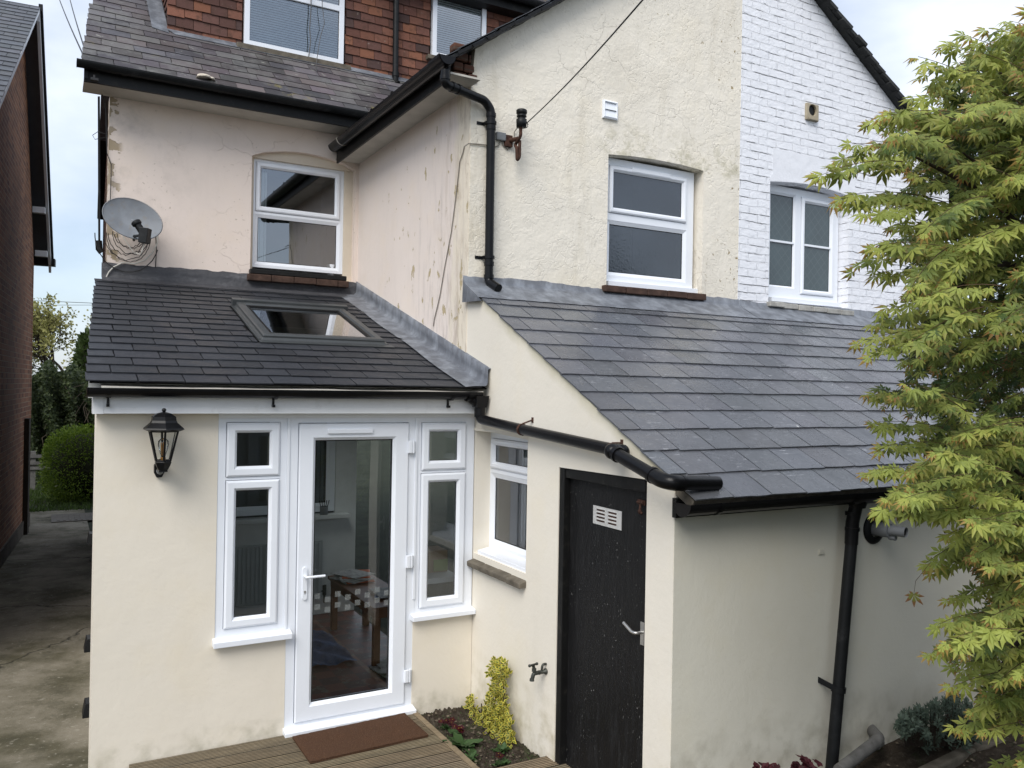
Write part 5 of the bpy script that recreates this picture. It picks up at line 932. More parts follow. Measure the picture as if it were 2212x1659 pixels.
# tap
tp=onx(0,1180,1450); tap=thing('outdoor_tap','tarnished outdoor tap on the cream wall beside the black door','tap',(0,tp.y,tp.z)); tt=lambda du,dv,w: FS(-tp.y+du,tp.z+dv,w)
mb=MB(); mb.smooth=True; mb.tube(bend([tt(0,.045,-.01),tt(0,.05,.03),tt(0,.0,.035)],.02),.008,10); mb.lathe(tt(0,.0,0),(-1,0,0),[(.02,0),(.02,.01),(.012,.015),(.012,.05),(.015,.055)],12)
mb.tube(bend([tt(0,0,.04),tt(-.0,-.0,.075),tt(0,-.002,.095),tt(0,-.04,.105)],.02),.013,12); mb.lathe(tt(0,-.045,.106),Z,[(.016,0),(.014,.015)],12); obj('body',mb,mBRASS,tap)
mb=MB(); st=tt(0,.0,.085); mb.tube([st,st+V((-.012,0,.05))],.010,10); mb.lathe(st+V((-.006,0,.012)),Z,[(.015,0),(.015,.02)],6); obj('stem',mb,mBRASS,tap)
mb=MB(); h=st+V((-.013,0,.056)); mb.tube([h+V((-.034,-.012,.002)),h+V((.034,.012,-.002))],.0075,8); mb.ball(h+V((-.034,-.012,.002)),.010,8); mb.ball(h+V((.034,.012,-.002)),.010,8); obj('tap_handle',mb,mBRASS,tap)
# doormat
mm=M('coir_mat',(.080,.043,.026),.98,.1); mm.paint(mm.math('MULTIPLY',mm.ramp(mm.noise(6,7,None,.7),.45,.7),.5),(.09,.045,.025)); mm.paint(mm.ramp(mm.noise(160,2),.55,.7,0,.5),(.19,.105,.065)); mm.height(mm.noise(130,4),.010); mm.height(mm.noise(9,3),.01)
mb=MB(); fmat=FR((-1.37,-.53,.0),(1,.045,0),(-.01,1,0),(0,0,1)); rr=random.Random(3); n=44; m2=18; P=[]
for i in range(n+1):
    for j in range(m2+1): P.append(fmat(.81*i/n+rr.uniform(-.002,.002),.42*j/m2+rr.uniform(-.002,.002),.020+rr.uniform(0,.002)-(.004 if i in(0,n) or j in (0,m2) else 0)))
mb.add(P,[(i*(m2+1)+j,(i+1)*(m2+1)+j,(i+1)*(m2+1)+j+1,i*(m2+1)+j+1) for i in range(n) for j in range(m2)])
mb.box(fmat,.002,.808,.002,.418,.002,.016); o=obj('doormat',mb,mm.done(),base=(-.97,-.32,0),recalc=False); tag(o,'brown coir doormat on the decking at the glazed door','doormat')
# bird dropping lump, cowls, manhole
mb=MB(); q=ony(YA-.44,365,293-0) if False else fm(-1.62,.07,.02); mb.smooth=True; mb.lathe(q,(0,0,1),[(.0,0),(.07,.0),(.06,.025),(.02,.035),(0,.035)],12); mb.lathe(q+V((.06,0,0)),(0,0,1),[(0,0),(.04,0),(.03,.02),(0,.022)],10); o=obj('bread_lump',mb,simple('pale_lump',(.65,.58,.48),.9,.1,bump=.01),base=q); tag(o,'pale lump lying on the old slates above the main gutter','lump')
for i,(py,lab) in enumerate(((1545,'nearest dark cowl low on the side of the extension, by the path'),(1405,'middle dark cowl low on the side of the extension, by the path'),(1175,'farthest dark cowl low on the side of the extension, by the path'))):
    yy=(.25,.75,2.0)[i]; x=-2.563+.0425*yy; q=ony(yy,190,py); mb=MB(); mb.hexa([(x-.05,yy-.05,q.z),(x+.01,yy-.05,q.z),(x+.01,yy+.07,q.z),(x-.05,yy+.07,q.z),(x-.035,yy-.05,q.z+.09),(x+.01,yy-.05,q.z+.09),(x+.01,yy+.07,q.z+.09),(x-.035,yy+.07,q.z+.09)]); o=obj('vent_cowl',mb,mBLACKOLD,base=(x,yy,q.z),bevel=.004); tag(o,lab,'vent cowl','cowls on the extension side wall')
mb=MB(); a=onz(-.11,106,1118); b=onz(-.11,200,1118); c2=onz(-.11,200,1103); mb.box(WORLD,-2.75,-2.0,10.7,11.6,-.119,-.105)
for i in range(7): mb.box(WORLD,-2.66+i*.09,-2.62+i*.09,10.78,11.5,-.105,-.098)
o=obj('manhole_cover',mb,simple('worn_iron_cover',(.12,.105,.085),.7,.3,var=.3),base=(-2.4,11.1,-.12)); tag(o,'ribbed metal manhole cover at the far end of the path','manhole cover')
# kerb of the raised bed
for k,(p,q,lab) in enumerate((((1985,1668),(2100,1612),'long concrete kerb edging the raised bed at bottom right'),((2104,1612),(2180,1590),'short concrete kerb piece behind the maple leaves at bottom right'))):
    a,b=onz(.26,*p),onz(.26,*q); d=(b-a).normalized(); nn_=V((-d.y,d.x,0)); mb=MB(); L_=(b-a).length; f=FR(a,d,nn_,Z); mb.box(f,0,L_-.01,-.03,.04,-.4,0); o=obj('kerb',mb,mSTONE,base=a-Z*.4,bevel=.012); tag(o,lab,'kerb','kerbs of the raised bed')
# ============================================================ INSIDE THE EXTENSION
t=thing('table','orange-brown wooden table inside the glazed door, spread with papers','table',(-.22,1.6,0)); mb=MB(); mb.box(WORLD,-.44,-.03,.95,2.25,.47,.50); mb.box(WORLD,-.42,-.05,.98,2.22,.40,.47); obj('tabletop',mb,mWOOD,t,bevel=.004)
for x in (-.42,-.10):
    for y_ in (.98,2.15): mb=MB(); mb.box(WORLD,x,x+.055,y_,y_+.055,0,.40); obj('leg',mb,mWOOD,t)
def sheet_stack(name,x,y,z,w,h,n,lab,cat,mats,seed):
    rr=random.Random(seed); o=thing(name,lab,cat,(x,y,z))
    for i in range(n):
        f=FR((x+rr.uniform(-.02,.02),y+rr.uniform(-.02,.02),z),(math.cos(rr.uniform(-.5,.5)),math.sin(rr.uniform(-.5,.5)),0),(0,1,0),Z); a=rr.uniform(-.5,.5); f=FR((x+rr.uniform(-.03,.03),y+rr.uniform(-.03,.03),z),(math.cos(a),math.sin(a),0),(-math.sin(a),math.cos(a),0),Z)
        mb=MB(); mb.box(f,-w/2,w/2,-h/2,h/2,i*.008+.001,i*.008+.008); obj('paper',mb,mats[i%len(mats)],o)
    return o
sheet_stack('newspaper_pile',-.26,2.0,.50,.26,.34,7,'untidy pile of newspapers on the far end of the table','newspapers',[mPAPER,mORANGE,mPAPER,mPAPER],1)
sheet_stack('newspaper_pile',-.16,1.35,.50,.24,.34,3,'white papers on the near end of the table','newspapers',[mPAPER,mTOWEL,mPAPER],2)
sheet_stack('newspaper_pile',-.28,.85,0,.26,.36,4,'newspapers on the floor under the table','newspapers',[mPAPER,mORANGE,mPAPER],3)
mb=soil_sheet(-.92,-.50,1.15,2.15,lambda x,y:.02+.012*math.sin(x*25+y*14),24,.012,7); o=obj('floor_cloth',mb,mTOWEL,base=(-.7,1.6,0)); tag(o,'crumpled blue cloth on the tiled floor inside the door','cloth')
rd=thing('radiator','ribbed panel radiator on the room wall under the inner window','radiator',(-1.0,2.7,.15)); mb=MB(); mb.box(FB,-1.62,-.36,.18,.76,.03,.05)
for i in range(30): a=-1.61+i*.0415; mb.box(FB,a,a+.022,.2,.74,.05,.062)
obj('panel',mb,simple('radiator_paint',(.40,.42,.42),.5),rd,bevel=.003); mb=MB(); mb.tube([FB(-.33,.12,.04),FB(-.33,.24,.04),FB(-.37,.24,.04)],.012,8); mb.tube([FB(-.33,.2,.04),FB(-.33,.3,.04)],.02,8); obj('valve',mb,mBRASS,rd)
bx=thing('cardboard_box','small brown carton with green label on the sill inside the narrow right window','box',(-.1,.5,.85)); mb=MB(); q=ony(.45,950,1275); mb.box(WORLD,-.19,-.03,.40,.6,.88,1.05); obj('carton',mb,mCARD,bx); mb=MB(); mb.box(WORLD,-.15,-.03,.392,.40,.89,.98); obj('label_patch',mb,mGREEN,bx)
mb=MB(); mb.box(WORLD,-.28,-.004,.22,.75,.84,.88); obj('shelf',mb,mINT,H,label='inner ledge behind the narrow right window')
pp=thing('pen_pot','glass pot of pens on the inner window sill','pen pot',(-.36,2.68,1.025)); mb=MB(); mb.lathe((-.36,2.68,1.025),Z,[(0,0),(.04,0),(.042,.085)],14); obj('pot',mb,mGREYP,pp); 
for i in range(5): mb=MB(); mb.tube([(-.36+.01*(i-2),2.68,1.04),(-.36+.025*(i-2),2.67,1.17)],.004,6); obj('pen',mb,mDARK,pp)
mb=MB(); q=onx(.3,1115,1150); mb.tube([(.36,-.50,.902),(.36,-.50,1.20)],.055,20); o=obj('paper_roll',mb,mBLIND,base=(.36,-.5,.9)); tag(o,'white kitchen roll standing inside the kitchen window','paper roll')
# ============================================================ PLANTS
def leafmat(name,rough=.55,tr=.35,spec=.35):
    m=bpy.data.materials.new(name); m.use_nodes=True; n=m.node_tree.nodes; l=m.node_tree.links; b=n['Principled BSDF']; b.inputs['Roughness'].default_value=rough; b.inputs['Specular IOR Level'].default_value=spec
    a=n.new('ShaderNodeVertexColor'); a.layer_name='Col'; l.new(a.outputs[0],b.inputs['Base Color']); t=n.new('ShaderNodeBsdfTranslucent'); l.new(a.outputs[0],t.inputs[0]); x=n.new('ShaderNodeMixShader'); x.inputs[0].default_value=tr
    l.new(b.outputs[0],x.inputs[1]); l.new(t.outputs[0],x.inputs[2]); l.new(x.outputs[0],n['Material Output'].inputs[0]); return m
mLEAF=leafmat('leaf_surface'); mTWIG=simple('green_brown_twig',(.085,.055,.03),.8,.2)
mBARK=simple('grey_brown_bark',(.06,.045,.035),.9,.2,var=.4,sc=12,bump=.004,bs=20)
def lerp3(a,b,t): return tuple(a[i]*(1-t)+b[i]*t for i in range(3))
LOBES=[(-2.15,.42),(-1.45,.70),(-.72,.92),(0,1.0),(.72,.92),(1.45,.70),(2.15,.42)]
def maple_leaf(mb,p,axis,nor,size,col,tip,rr,droop=.25):
    axis=axis.normalized(); side=nor.cross(axis).normalized(); nor=axis.cross(side).normalized()
    droop*=rr.uniform(.5,1.6)
    for a,l in LOBES:
        l*=rr.uniform(.88,1.08)*size; a+=rr.uniform(-.08,.08); d=axis*math.cos(a)+side*math.sin(a); sd=-axis*math.sin(a)+side*math.cos(a); w=.125*size*(.6+.5*l/size)
        b=p+d*l*.12; m1=p+d*l*.5+sd*w-nor*droop*l*.18; m2=p+d*l*.5-sd*w-nor*droop*l*.18; m=p+d*l*.5+nor*.02*size-nor*droop*l*.12; t=p+d*l-nor*droop*l*.7
        mb.col=col; mb.add([p,m1,m,m2],[(0,1,2),(0,2,3)]); mb.col=tip; mb.add([m1,t,m,m2],[(0,1,2),(2,1,3)])
rr=random.Random(21)
mf=MB(); mbr=MB()
DEP=2.75
def spray(tip,root,n,size,young,up=None):
    """an arching twig with leaves hanging either side"""
    mid=tip.lerp(root,.5)+Z*(.06*(tip-root).length+.02)+V((rr.uniform(-.02,.02),)*3)
    pts=[]
    for i in range(9): t=i/8; pts.append(root*(1-t)**2+mid*2*t*(1-t)+tip*t*t)
    mbr.tube(pts,[.0015*(1-.75*i/8)+.0004 for i in range(9)],4,cap=False)
    for i in range(n):
        t=1-(i/n)**1.05*.96; k=min(7,int(t*8)); f=t*8-k; p=pts[k].lerp(pts[k+1],f); d=(pts[k+1]-pts[k]).normalized()
        sd=d.cross(Z).normalized()*(1 if i%2 else -1)
        toward=(CP-p).normalized()
        ax=d*rr.uniform(.2,.8)+sd*rr.uniform(.3,.9)+Z*rr.uniform(-.9,-.15)+V((rr.gauss(0,.2),rr.gauss(0,.2),rr.gauss(0,.15)))
        if i<2: ax=d+Z*rr.uniform(-.6,.1)
        ax.normalize(); nor=Z*rr.uniform(.3,1.0)+toward*rr.uniform(.5,1.5)+V((rr.gauss(0,.3),rr.gauss(0,.3),rr.gauss(0,.2)))
        nor=(nor-ax*nor.dot(ax)); 
        if nor.length<.1: nor=ax.orthogonal()
        nor.normalize(); pp_=p+ax*rr.uniform(.008,.028)+Z*rr.uniform(-.01,.005)
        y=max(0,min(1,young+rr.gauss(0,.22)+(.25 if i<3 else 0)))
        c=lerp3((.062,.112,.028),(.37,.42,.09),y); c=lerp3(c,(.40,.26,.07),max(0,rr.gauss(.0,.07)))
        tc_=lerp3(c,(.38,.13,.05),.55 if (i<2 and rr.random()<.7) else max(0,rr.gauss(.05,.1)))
        s=size*rr.uniform(.7,1.15)*(.72 if i<2 else 1)
        maple_leaf(mf,pp_,ax,nor,s,c,tc_,rr,.3 if i>2 else .7)
# outline of the crown in the photograph -> points at the crown's own depth
edge=[(2215,28),(2165,45),(2120,62),(2080,80),(2023,98),(1967,122),(1985,160),(1957,209),(1900,245),(1866,258),(1824,311),(1790,345),(1754,380),(1800,425),(1817,443),(1862,460),(1915,485),(1880,530),(1838,570),(1876,590),(1900,660),(1870,700),(1848,736),(1869,762),(1862,854),(1873,912),(1890,966),(1862,1018),(1880,1100),(1940,1105),(2028,1110),(2033,1153),(1985,1215),(1998,1233),(2040,1290),(2012,1348),(1998,1405),(2054,1432),(2047,1480),(2086,1530),(2051,1568),(2117,1575),(2149,1645)]
def crown_depth(inw): return DEP+rr.uniform(-.25,.35)-.1*inw
for (x,y) in edge:
    dpt=DEP+rr.uniform(-.2,.2); inx=rr.uniform(190,290); iny=(rr.uniform(-90,-10) if y>1150 else rr.uniform(-60,40)) if y>150 else rr.uniform(60,140)
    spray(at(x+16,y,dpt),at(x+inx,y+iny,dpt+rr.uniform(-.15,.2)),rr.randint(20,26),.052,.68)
def left_edge(y):
    e=sorted(edge,key=lambda q:q[1])
    for a,b in zip(e[:-1],e[1:]):
        if a[1]<=y<=b[1]: 
            return a[0]+(b[0]-a[0])*(y-a[1])/max(1,b[1]-a[1])
    return e[0][0] if y<e[0][1] else e[-1][0]
holes=[(2165,830,95,115),(2190,1120,50,50),(2000,1000,18,30),(1985,720,20,25),(2060,880,22,22),(2075,1250,18,30),(2120,640,35,40),(2200,1010,30,90),(2080,1000,30,20),(2190,1370,40,30),(2140,340,40,22)]
cnt=0
while cnt<800:
    y=rr.uniform(50,1760); le=left_edge(y)+72+30*math.sin(y*.021)+20*math.sin(y*.057); x=rr.uniform(le,2420); d=DEP+rr.choice([rr.uniform(-.45,.1),rr.uniform(0,.7),rr.uniform(.35,1.1)])
    if d<DEP+.30 and any(((x-h[0])/h[2])**2+((y-h[1])/h[3])**2<1 for h in holes): continue
    if x>2270 and rr.random()<.5: continue
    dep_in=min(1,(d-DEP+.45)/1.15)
    depth_tone=.60-.62*dep_in+rr.gauss(0,.13)+.12*math.sin(y*.012+x*.01)  # sprays deeper in the crown get darker leaves, painting its inner shade
    ang=rr.uniform(-.9,.55) if y>350 else rr.uniform(-.2,.9); ll_=rr.uniform(110,230); spray(at(x,y,d),at(x+ll_*math.cos(ang),y+ll_*math.sin(ang),d+rr.uniform(-.05,.3)),rr.randint(20,30),rr.uniform(.038,.048),depth_tone); cnt+=1
lp=at(1974,1285,DEP); mbr.tube([lp,at(1978,1255,DEP),at(2010,1215,DEP)],.0007,4); maple_leaf(mf,lp,V((0,0,-1)),(CP-lp),.045,(.16,.17,.03),(.2,.1,.04),rr,.1)
maple=thing('maple_tree','Japanese maple with fine yellow-green leaves filling the right edge','tree',at(2420,2050,3.2))
trunk=MB(); b0p=V((at(2420,2050,3.2).x,at(2420,2050,3.2).y,.0)); maple.location=b0p
t1=at(2360,1250,3.05); t2=at(2300,600,3.0); t3=at(2330,100,3.0); trunk.tube([b0p-Z*.3,b0p.lerp(t1,.5)+V((.05,0,0)),t1,t2,t3],[.07,.06,.045,.03,.015],10)
for q in ((2150,980,2.9),(2160,400,2.8),(2140,700,3.0),(2180,1300,2.8),(2120,1500,2.75),(2080,330,2.8),(2200,150,2.9),(2030,640,2.8),(2040,1150,2.8),(1960,330,2.75)):
    e=at(*q); s_=min([t1,t2,t3,b0p.lerp(t1,.7)],key=lambda t_:(t_-e).length); m_e=s_.lerp(e,.5)+Z*.08; trunk.tube([s_,s_.lerp(m_e,.6),m_e,m_e.lerp(e,.6),e],[.018,.014,.010,.007,.003],6)
obj('trunk',trunk,mBARK,maple); o=obj('twigs',mbr,mTWIG,maple); obj('foliage',mf,mLEAF,maple,recalc=False)
# generic small-leaf scatter
def leaf(mb,p,ax,nor,l,w,col,edgec=None,fold=.15):
    ax=ax.normalized(); sd=nor.cross(ax); 
    if sd.length<1e-3: sd=ax.orthogonal()
    sd.normalize(); nor=ax.cross(sd)
    a,b,t,m=p,p+ax*l*.5+sd*w*.5+nor*fold*w,p+ax*l,p+ax*l*.5-sd*w*.5+nor*fold*w
    if edgec:
        q1,q2=p+ax*l*.5+sd*w*.27,p+ax*l*.5-sd*w*.27; a2,t2=p+ax*l*.12,p+ax*l*.86; mb.col=edgec; mb.add([a,b,t,m,a2,q1,t2,q2],[(0,1,5,4),(1,2,6,5),(2,3,7,6),(3,0,4,7)]); mb.col=col; mb.add([a2,q1,t2,q2],[(0,1,2,3)])
    else:
        c=p+ax*l*.5; mb.col=col; mb.add([a,b,t,m,c],[(0,1,4),(1,2,4),(2,3,4),(3,0,4)])
def rdir(rr): 
    v=V((rr.gauss(0,1),rr.gauss(0,1),rr.gauss(0,1))); return v.normalized()
# variegated euonymus
eu=thing('euonymus','yellow variegated euonymus climbing the cream side wall in the corner bed','shrub',(-.12,-.45,-.05)); mb=MB(); sm=MB(); rr=random.Random(4)
def eo(px,py,w=.06): return onx(-w,px,py)
stems=[[(1062,1620),(1058,1560),(1072,1500),(1078,1430)],[(1062,1620),(1075,1560),(1090,1500),(1080,1440)],[(1050,1610),(1030,1560),(1020,1510),(1015,1500)],[(1060,1620),(1085,1580),(1100,1560)],[(1060,1620),(1030,1590),(1010,1560)],[(1060,1620),(1095,1600),(1105,1585)],[(1050,1600),(1060,1540),(1062,1500)],[(1055,1600),(1040,1550),(1040,1520)],[(1050,1600),(1020,1585),(1005,1545)],[(1060,1600),(1085,1540),(1095,1500)]]
for s_ in stems: 
    P=[eo(x,y,rr.uniform(.03,.09)) for x,y in s_]; sm.tube(P,.004,5)
cl=[((1078,1450),22,26,190),((1076,1490),20,22,110),((1068,1525),24,24,150),((1062,1560),38,26,330),((1058,1590),46,22,330),((1020,1535),10,24,60),((1012,1560),14,16,70),((1090,1560),16,22,110),((1096,1590),16,14,70),((1032,1575),22,20,120),((1018,1512),8,10,20),((1090,1535),10,14,40),((1028,1600),24,15,130),((1085,1608),22,13,110),((1058,1612),32,12,150)]
for (cx,cy),rx,ry,n in cl:
    n=int(n*1.0)
    for i in range(n):
        a=rr.uniform(0,6.28); q=math.sqrt(rr.random()); p=eo(cx+rx*q*math.cos(a),cy+ry*q*math.sin(a),rr.uniform(.02,.15)*(1-.3*q)+.0)
        ax=rdir(rr)+Z*.4+V((-.4,-.3,0)); nor=rdir(rr)*.6+V((-.4,-.6,.6)); k=rr.uniform(.7,1.15)
        leaf(mb,p,ax,nor,rr.uniform(.032,.048),rr.uniform(.020,.028),(.12*k,.16*k,.03),(.60*k,.53*k,.09),.12)
obj('stem',sm,mBARK,eu); obj('foliage',mb,mLEAF,eu,recalc=False)
# primulas: rosettes of broad leaves, some with dark red flowers
def rosette(x,y,z,n,l,lab,flowers,seed,col=(.055,.105,.035)):
    rr=random.Random(seed); o=thing('primula',lab,'flower',(x,y,z),'primulas in the corner bed'); mb=MB()
    for i in range(n):
        a=i*2.4+rr.uniform(-.3,.3); el=rr.uniform(.25,1.0); d=V((math.cos(a)*math.cos(el),math.sin(a)*math.cos(el),math.sin(el))); ll=l*rr.uniform(.7,1.1); w=ll*.55; sd=V((-math.sin(a),math.cos(a),0)); p=V((x,y,z+.01)); k=rr.uniform(.75,1.3); mb.col=tuple(c*k for c in col); P=[]
        for j in range(5):
            t=j/4; c=p+d*ll*t-Z*(ll*.35*t*t); ww=w*math.sin(math.pi*min(.93,.12+t*.85))*.5; P+=[c+sd*ww+Z*.008*math.sin(j*2),c-Z*.006,c-sd*ww+Z*.006*math.cos(j*3)]
        F=[]
        for j in range(4): F+=[(3*j,3*j+3,3*j+4,3*j+1),(3*j+1,3*j+4,3*j+5,3*j+2)]
        mb.smooth=True; mb.add(P,F)
    obj('leaves',mb,mLEAF,o,recalc=False)
    if flowers:
        mb=MB()
        for i in range(flowers):
            a=rr.uniform(0,6.28); q=rr.uniform(.0,l*.7); c=V((x+q*math.cos(a),y+q*math.sin(a),z+.05+rr.uniform(0,.02))); nrm=(V((rr.gauss(0,.3),rr.gauss(-.4,.3),1))).normalized(); t_=nrm.orthogonal().normalized(); b_=nrm.cross(t_)
            k=rr.uniform(.7,1.3); mb.col=(.045*k,.004,.008)
            for j in range(5): an=j*1.257; d=t_*math.cos(an)+b_*math.sin(an); s2=-t_*math.sin(an)+b_*math.cos(an); mb.face([c,c+d*.012+s2*.010,c+d*.022+s2*.005,c+d*.022-s2*.005,c+d*.012-s2*.010])
            mb.col=(.5,.35,.02); mb.face([c+nrm*.002+t_*.003,c+nrm*.002+b_*.003,c+nrm*.002-t_*.003,c+nrm*.002-b_*.003])
        obj('petals',mb,mLEAF,o,recalc=False)
for k,(px,py,n,l,f,lab) in enumerate(((965,1575,9,.07,9,'dark red primula nearest the deck edge under the doormat corner'),(985,1590,9,.075,8,'dark red primula in the middle of the corner bed'),(1000,1612,13,.15,0,'large leafy primula without flowers by the deck edge'),(1012,1640,8,.08,0,'small leafy primula at the bottom left of the corner bed'),(1085,1625,8,.09,0,'leafy primula at the foot of the variegated shrub'),(1085,1655,10,.085,3,'primula with a few red buds at the front of the corner bed'))):
    q=onz(-.03,px,py); rosette(max(-.42,q.x),q.y,-.035,n,l,lab,f,k+50)
# grey-green shrub and heuchera in the raised bed
sh=thing('grey_shrub','low grey-green shrub in the raised bed under the maple','shrub',(1.95,-2.55,.25)); mb=MB(); sm=MB(); rr=random.Random(14)
for i in range(230):
    t=rr.random(); px=1940+175*t; topy=1498+26*math.sin(t*4+.5)**2+(45*(1-t/.18) if t<.18 else 0)+rr.uniform(0,14); py=topy+(1612-topy-(30 if t<.3 else 0))*rr.random()**1.6; dpt=rr.uniform(-.20,.14)
    base_=ony(-2.52+dpt*.4,1950+150*t,1612); tipp=ony(-2.52+dpt,px,py); sm.tube([base_,base_.lerp(tipp,.5)+Z*.01,tipp],.0018,4)
    d=(tipp-base_).normalized()*.5+rdir(rr)*.4+V((0,-.3,.3)); d.normalize(); e1=d.orthogonal().normalized(); e2_=d.cross(e1)
    for j in range(14):
        p=tipp-d*(j*.0045); a=j*2.4; ax=d*(.9-.06*j)+(e1*math.cos(a)+e2_*math.sin(a)); k=rr.uniform(.7,1.35); leaf(mb,p,ax,d,rr.uniform(.026,.040),.0125,(.10*k,.135*k,.10*k),None,.1)
obj('stem',sm,mBARK,sh); obj('foliage',mb,mLEAF,sh,recalc=False)
for k,(px,py,lab) in enumerate(((1660,1668,'dark purple heuchera clump at the bottom edge, left of the downpipe foot'),(1742,1658,'taller dark purple heuchera clump right beside the downpipe foot'))):
    q=ony(-2.50,px,py+18); hu=thing('heuchera',lab,'plant',(q.x,q.y,q.z),'heucheras below the shaded wall'); mb=MB(); rr=random.Random(k+70)
    for i in range(60):
        a=rr.uniform(0,6.28); r_l=rr.uniform(0,.09); c=q+V((r_l*math.cos(a),r_l*math.sin(a)*.7,rr.uniform(.0,.075))); nrm=V((rr.gauss(0,.5),rr.gauss(-.3,.4),1)).normalized(); t_=nrm.orthogonal().normalized(); b_=nrm.cross(t_); s=rr.uniform(.018,.032); kk=rr.uniform(.5,1.4); mb.col=(.075*kk,.016*kk,.022*kk)
        n=10; P=[c]+[c+(t_*math.cos(j*6.283/n)+b_*math.sin(j*6.283/n))*s*(1 if j%2 else .78)+nrm*rr.uniform(-.006,.008) for j in range(n)]; mb.add(P,[(0,1+j,1+(j+1)%n) for j in range(n)])
    obj('leaves',mb,mLEAF,hu,recalc=False)
rr=random.Random(90); mb=MB()
for i in range(260):
    x,y=rr.uniform(-.44,-.02),rr.uniform(-1.04,-.05); p=V((x,y,-.035)); k=rr.uniform(.5,1.3)
    for j in range(3): leaf(mb,p,V((rr.gauss(0,1),rr.gauss(0,1),.7)),Z,rr.uniform(.008,.016),.007,(.06*k,.095*k,.03*k))
tag(obj('ground_cover',mb,mLEAF,recalc=False),'tiny green weeds scattered over the corner bed soil','weeds',kind='stuff')
# ------------------------------------------------------------ far left garden
def blob_shrub(name,c,rx,ry,rz,n,l,w,c1,c2,lab,cat,seed,squash=2.2,par=None,core=(.01,.015,.006)):
    rr=random.Random(seed); o=thing(name,lab,cat,(c[0],c[1],c[2]-rz)); mb=MB()
    for i in range(n):
        a=rr.uniform(0,6.283); u=rr.uniform(-1,1); s=math.sqrt(1-u*u); d=V((s*math.cos(a),s*math.sin(a),u)); q=rr.uniform(.86,1.03)+.04*math.sin(a*5+u*6)
        ff=lambda t: math.copysign(abs(t)**(2/squash),t)
        p=V((c[0]+rx*q*ff(d.x),c[1]+ry*q*ff(d.y),c[2]+rz*q*ff(d.z))); up=max(0,d.z*.5+.5); t=max(0,min(1,rr.gauss(.45,.25))); col=lerp3(c1,c2,t)
        leaf(mb,p,d+rdir(rr)*.8+Z*.2,rdir(rr)+d,l*rr.uniform(.6,1.3),w,col)
    obj('foliage',mb,mLEAF,o,recalc=False)
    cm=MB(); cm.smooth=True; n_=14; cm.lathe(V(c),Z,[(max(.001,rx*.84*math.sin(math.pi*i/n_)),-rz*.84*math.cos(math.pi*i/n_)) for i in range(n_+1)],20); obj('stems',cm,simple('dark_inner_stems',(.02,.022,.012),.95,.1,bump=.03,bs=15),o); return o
a=ony(13.0,90,1020); b=ony(13.0,150,925); blob_shrub('clipped_bush',(a.x+.88,13.6,b.z-.80),.88,.8,.80,15000,.055,.026,(.045,.09,.008),(.17,.24,.02),'bright green rounded clipped bush at the end of the path','bush',31,2.6)
# hedge (many stems, ivy-like): one thing
hp=thing('hedge','dark overgrown hedge behind the clipped bush','hedge',(-2.0,18,0)); mb=MB(); sm=MB(); rr=random.Random(41)
for i in range(26000):
    px=rr.uniform(20,260); t=rr.random(); topz=ony(17.5,100,800+14*math.sin(px*.11)+9*math.sin(px*.031+1)).z; p=ony(17.5+rr.uniform(-.5,.9),px,1000); z=-.1+(topz+.1)*t+rr.gauss(0,.03); p.z=z
    p.y+=.45*math.sin(px*.13+z*2.2)+.3*math.sin(z*4.1+px*.05); k=rr.uniform(.5,1.4); col=lerp3((.020,.034,.012),(.075,.10,.03),max(0,min(1,rr.gauss(.35,.3)))); 
    leaf(mb,p,rdir(rr)-Z*.3,rdir(rr)+V((0,-1,.6)),rr.uniform(.05,.11),.055,col)
for i in range(12):
    px=rr.uniform(60,230); a=ony(17.1,px,rr.uniform(860,980)); sm.tube([a,a+V((rr.uniform(-.1,.1),rr.uniform(-.1,.1),rr.uniform(.15,.3))),a+V((rr.uniform(-.25,.25),.1,rr.uniform(.35,.55)))],.008,5)
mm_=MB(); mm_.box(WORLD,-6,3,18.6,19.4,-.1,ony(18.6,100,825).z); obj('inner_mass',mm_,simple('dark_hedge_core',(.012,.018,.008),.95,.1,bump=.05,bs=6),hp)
obj('branches',sm,simple('pale_twig',(.16,.13,.10),.9),hp); obj('foliage',mb,mLEAF,hp,recalc=False)
# spring tree and olive shrubs beyond
def tree(name,base,top,crown,n,l,c1,c2,lab,seed,tr=.14):
    rr=random.Random(seed); o=thing(name,lab,'tree',base); mb=MB(); tk=MB(); tips=[]
    def grow(p,d,L,r,k):
        q=p+d*L; tk.tube([p,p.lerp(q,.5)+rdir(rr)*L*.06,q],[r,r*.8,r*.6],5,cap=False)
        if k==0: tips.append(q); return
        for i in range(rr.randint(3,4) if k>1 else 3): grow(p.lerp(q,rr.uniform(.55,1)),(d+rdir(rr)*.75+Z*.12).normalized(),L*rr.uniform(.62,.82),r*.58,k-1)
    grow(V(base),Z,top*.36,tr,5)
    for t in tips:
        for i in range(n):
            p=t+rdir(rr)*rr.uniform(0,crown); col=lerp3(c1,c2,rr.random()); leaf(mb,p,rdir(rr),rdir(rr),l*rr.uniform(.6,1.3),l*.6,col)
    obj('trunk',tk,mBARK,o); obj('crown',mb,mLEAF,o,recalc=False); return o
tb_=at(150,1000,34); tb_.z=0; tree('spring_tree',tb_,at(150,700,34).z*1.45,.30,10,.15,(.20,.20,.06),(.36,.34,.12),'pale yellow-green tree in young leaf beyond the hedge',5,.12)
tb_=at(235,1000,33); tb_.z=0; tree('spring_tree',tb_,at(150,715,33).z*1.4,.30,10,.15,(.20,.20,.06),(.34,.33,.12),'second pale young-leafed tree behind the slate roof edge',11,.12)
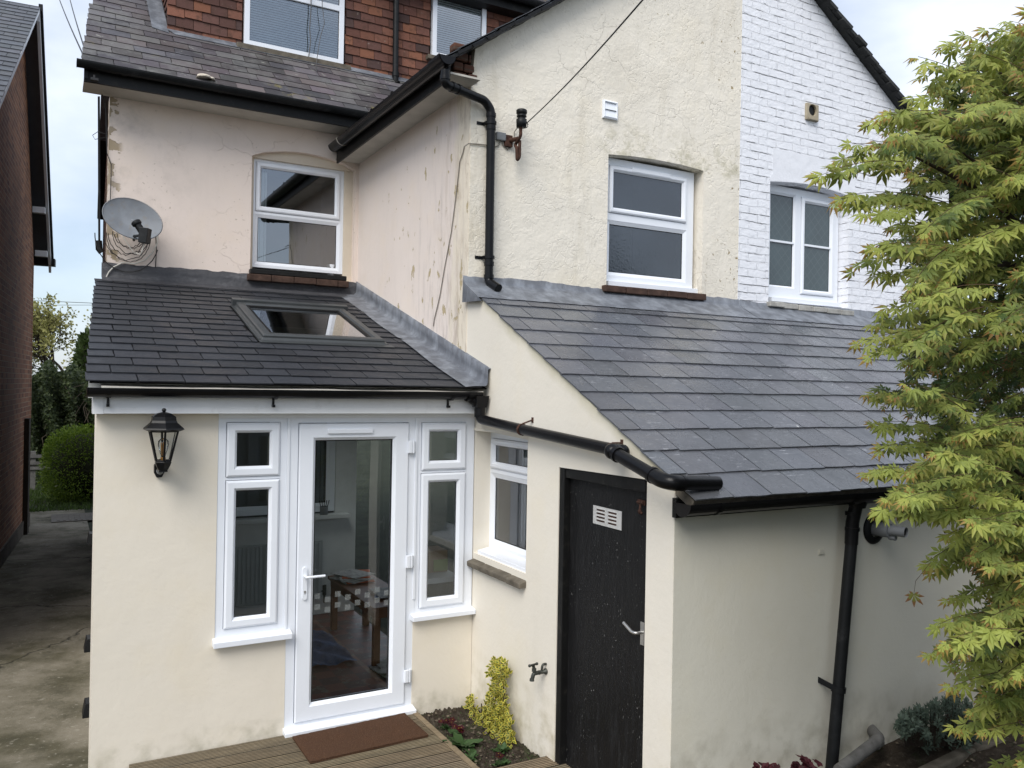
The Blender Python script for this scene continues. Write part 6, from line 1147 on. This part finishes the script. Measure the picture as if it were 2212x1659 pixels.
for k,(px,py,rx,rz,c1,c2,lab) in enumerate(((100,868,1.2,1.0,(.10,.11,.03),(.24,.22,.05),'olive-yellow bush above the hedge on the left'),(165,862,1.1,1.0,(.10,.11,.03),(.22,.22,.06),'olive-yellow bush above the hedge by the slate roof'),(192,800,.35,1.5,(.025,.045,.012),(.06,.09,.02),'dark ivy-clad stem rising beside the slate roof'))):
    c=at(px,py,26); blob_shrub('wild_bush',(c.x,c.y,c.z-.0),rx,1.0,rz*.8,2600,.16,.10,c1,c2,lab,'bush',60+k,2.0)
# fence rails
fn=thing('rail_fence','grey weathered rail fence beside the clipped bush','fence',ony(15.5,80,1110)); 
for py in (986,1001,1012): a=ony(15.5,40,py); mb=MB(); mb.box(FR((0,15.5,a.z),(1,0,0),Z,(0,-1,0)),a.x,a.x+1.6,-.035,.03,0,.03); obj('rail',mb,mGREYPIPE,fn)
for px in (66,118): a=ony(15.5,px,980); mb=MB(); mb.box(FR((a.x,15.5,0),(1,0,0),Z,(0,-1,0)),0,.1,-.1,a.z+.05,-.1,0); obj('post',mb,mGREYPIPE,fn)
rr=random.Random(33); mb=MB()
for i in range(5000):
    p=V((rr.uniform(-4.2,-1.8),rr.uniform(12.1,16.5),-.145)); k=rr.uniform(.6,1.4); leaf(mb,p,V((rr.gauss(0,.4),rr.gauss(0,.4),1)),V((0,-1,0)),rr.uniform(.05,.13),.014,(.06*k,.10*k,.02*k))
tag(obj('grass',mb,mLEAF,recalc=False),'rough green grass around the clipped bush','grass',kind='stuff')

# unseen hedge added right of the view to shade the lean-to front
bh=thing('shade_hedge','tall hedge out of view right of the maple, added to shade the lean-to','hedge',(3.6,-6,0)); mb=MB(); rr=random.Random(77)
for i in range(30000):
    f=rr.choice((0,0,0,1,2)); y=rr.uniform(-9.5,-3.0); z=rr.uniform(0,4.0); x=2.8
    if f==1: x=rr.uniform(3.0,4.2); z=4.0
    if f==2: x=rr.uniform(3.0,4.2); y=-3.0
    k=rr.uniform(.6,1.3); bu=.14*math.sin(y*2.3+z*1.1)+.10*math.sin(z*3.1-y*1.3); leaf(mb,V((x+rr.gauss(0,.05)+(bu-.08 if f==0 else 0),y+rr.gauss(0,.05)+(bu if f==2 else 0),z+rr.gauss(0,.06)+(bu if f==1 else 0))),rdir(rr),rdir(rr)+V((-1,0,.6)),rr.uniform(.06,.12),.05,(.035*k,.06*k,.015*k))
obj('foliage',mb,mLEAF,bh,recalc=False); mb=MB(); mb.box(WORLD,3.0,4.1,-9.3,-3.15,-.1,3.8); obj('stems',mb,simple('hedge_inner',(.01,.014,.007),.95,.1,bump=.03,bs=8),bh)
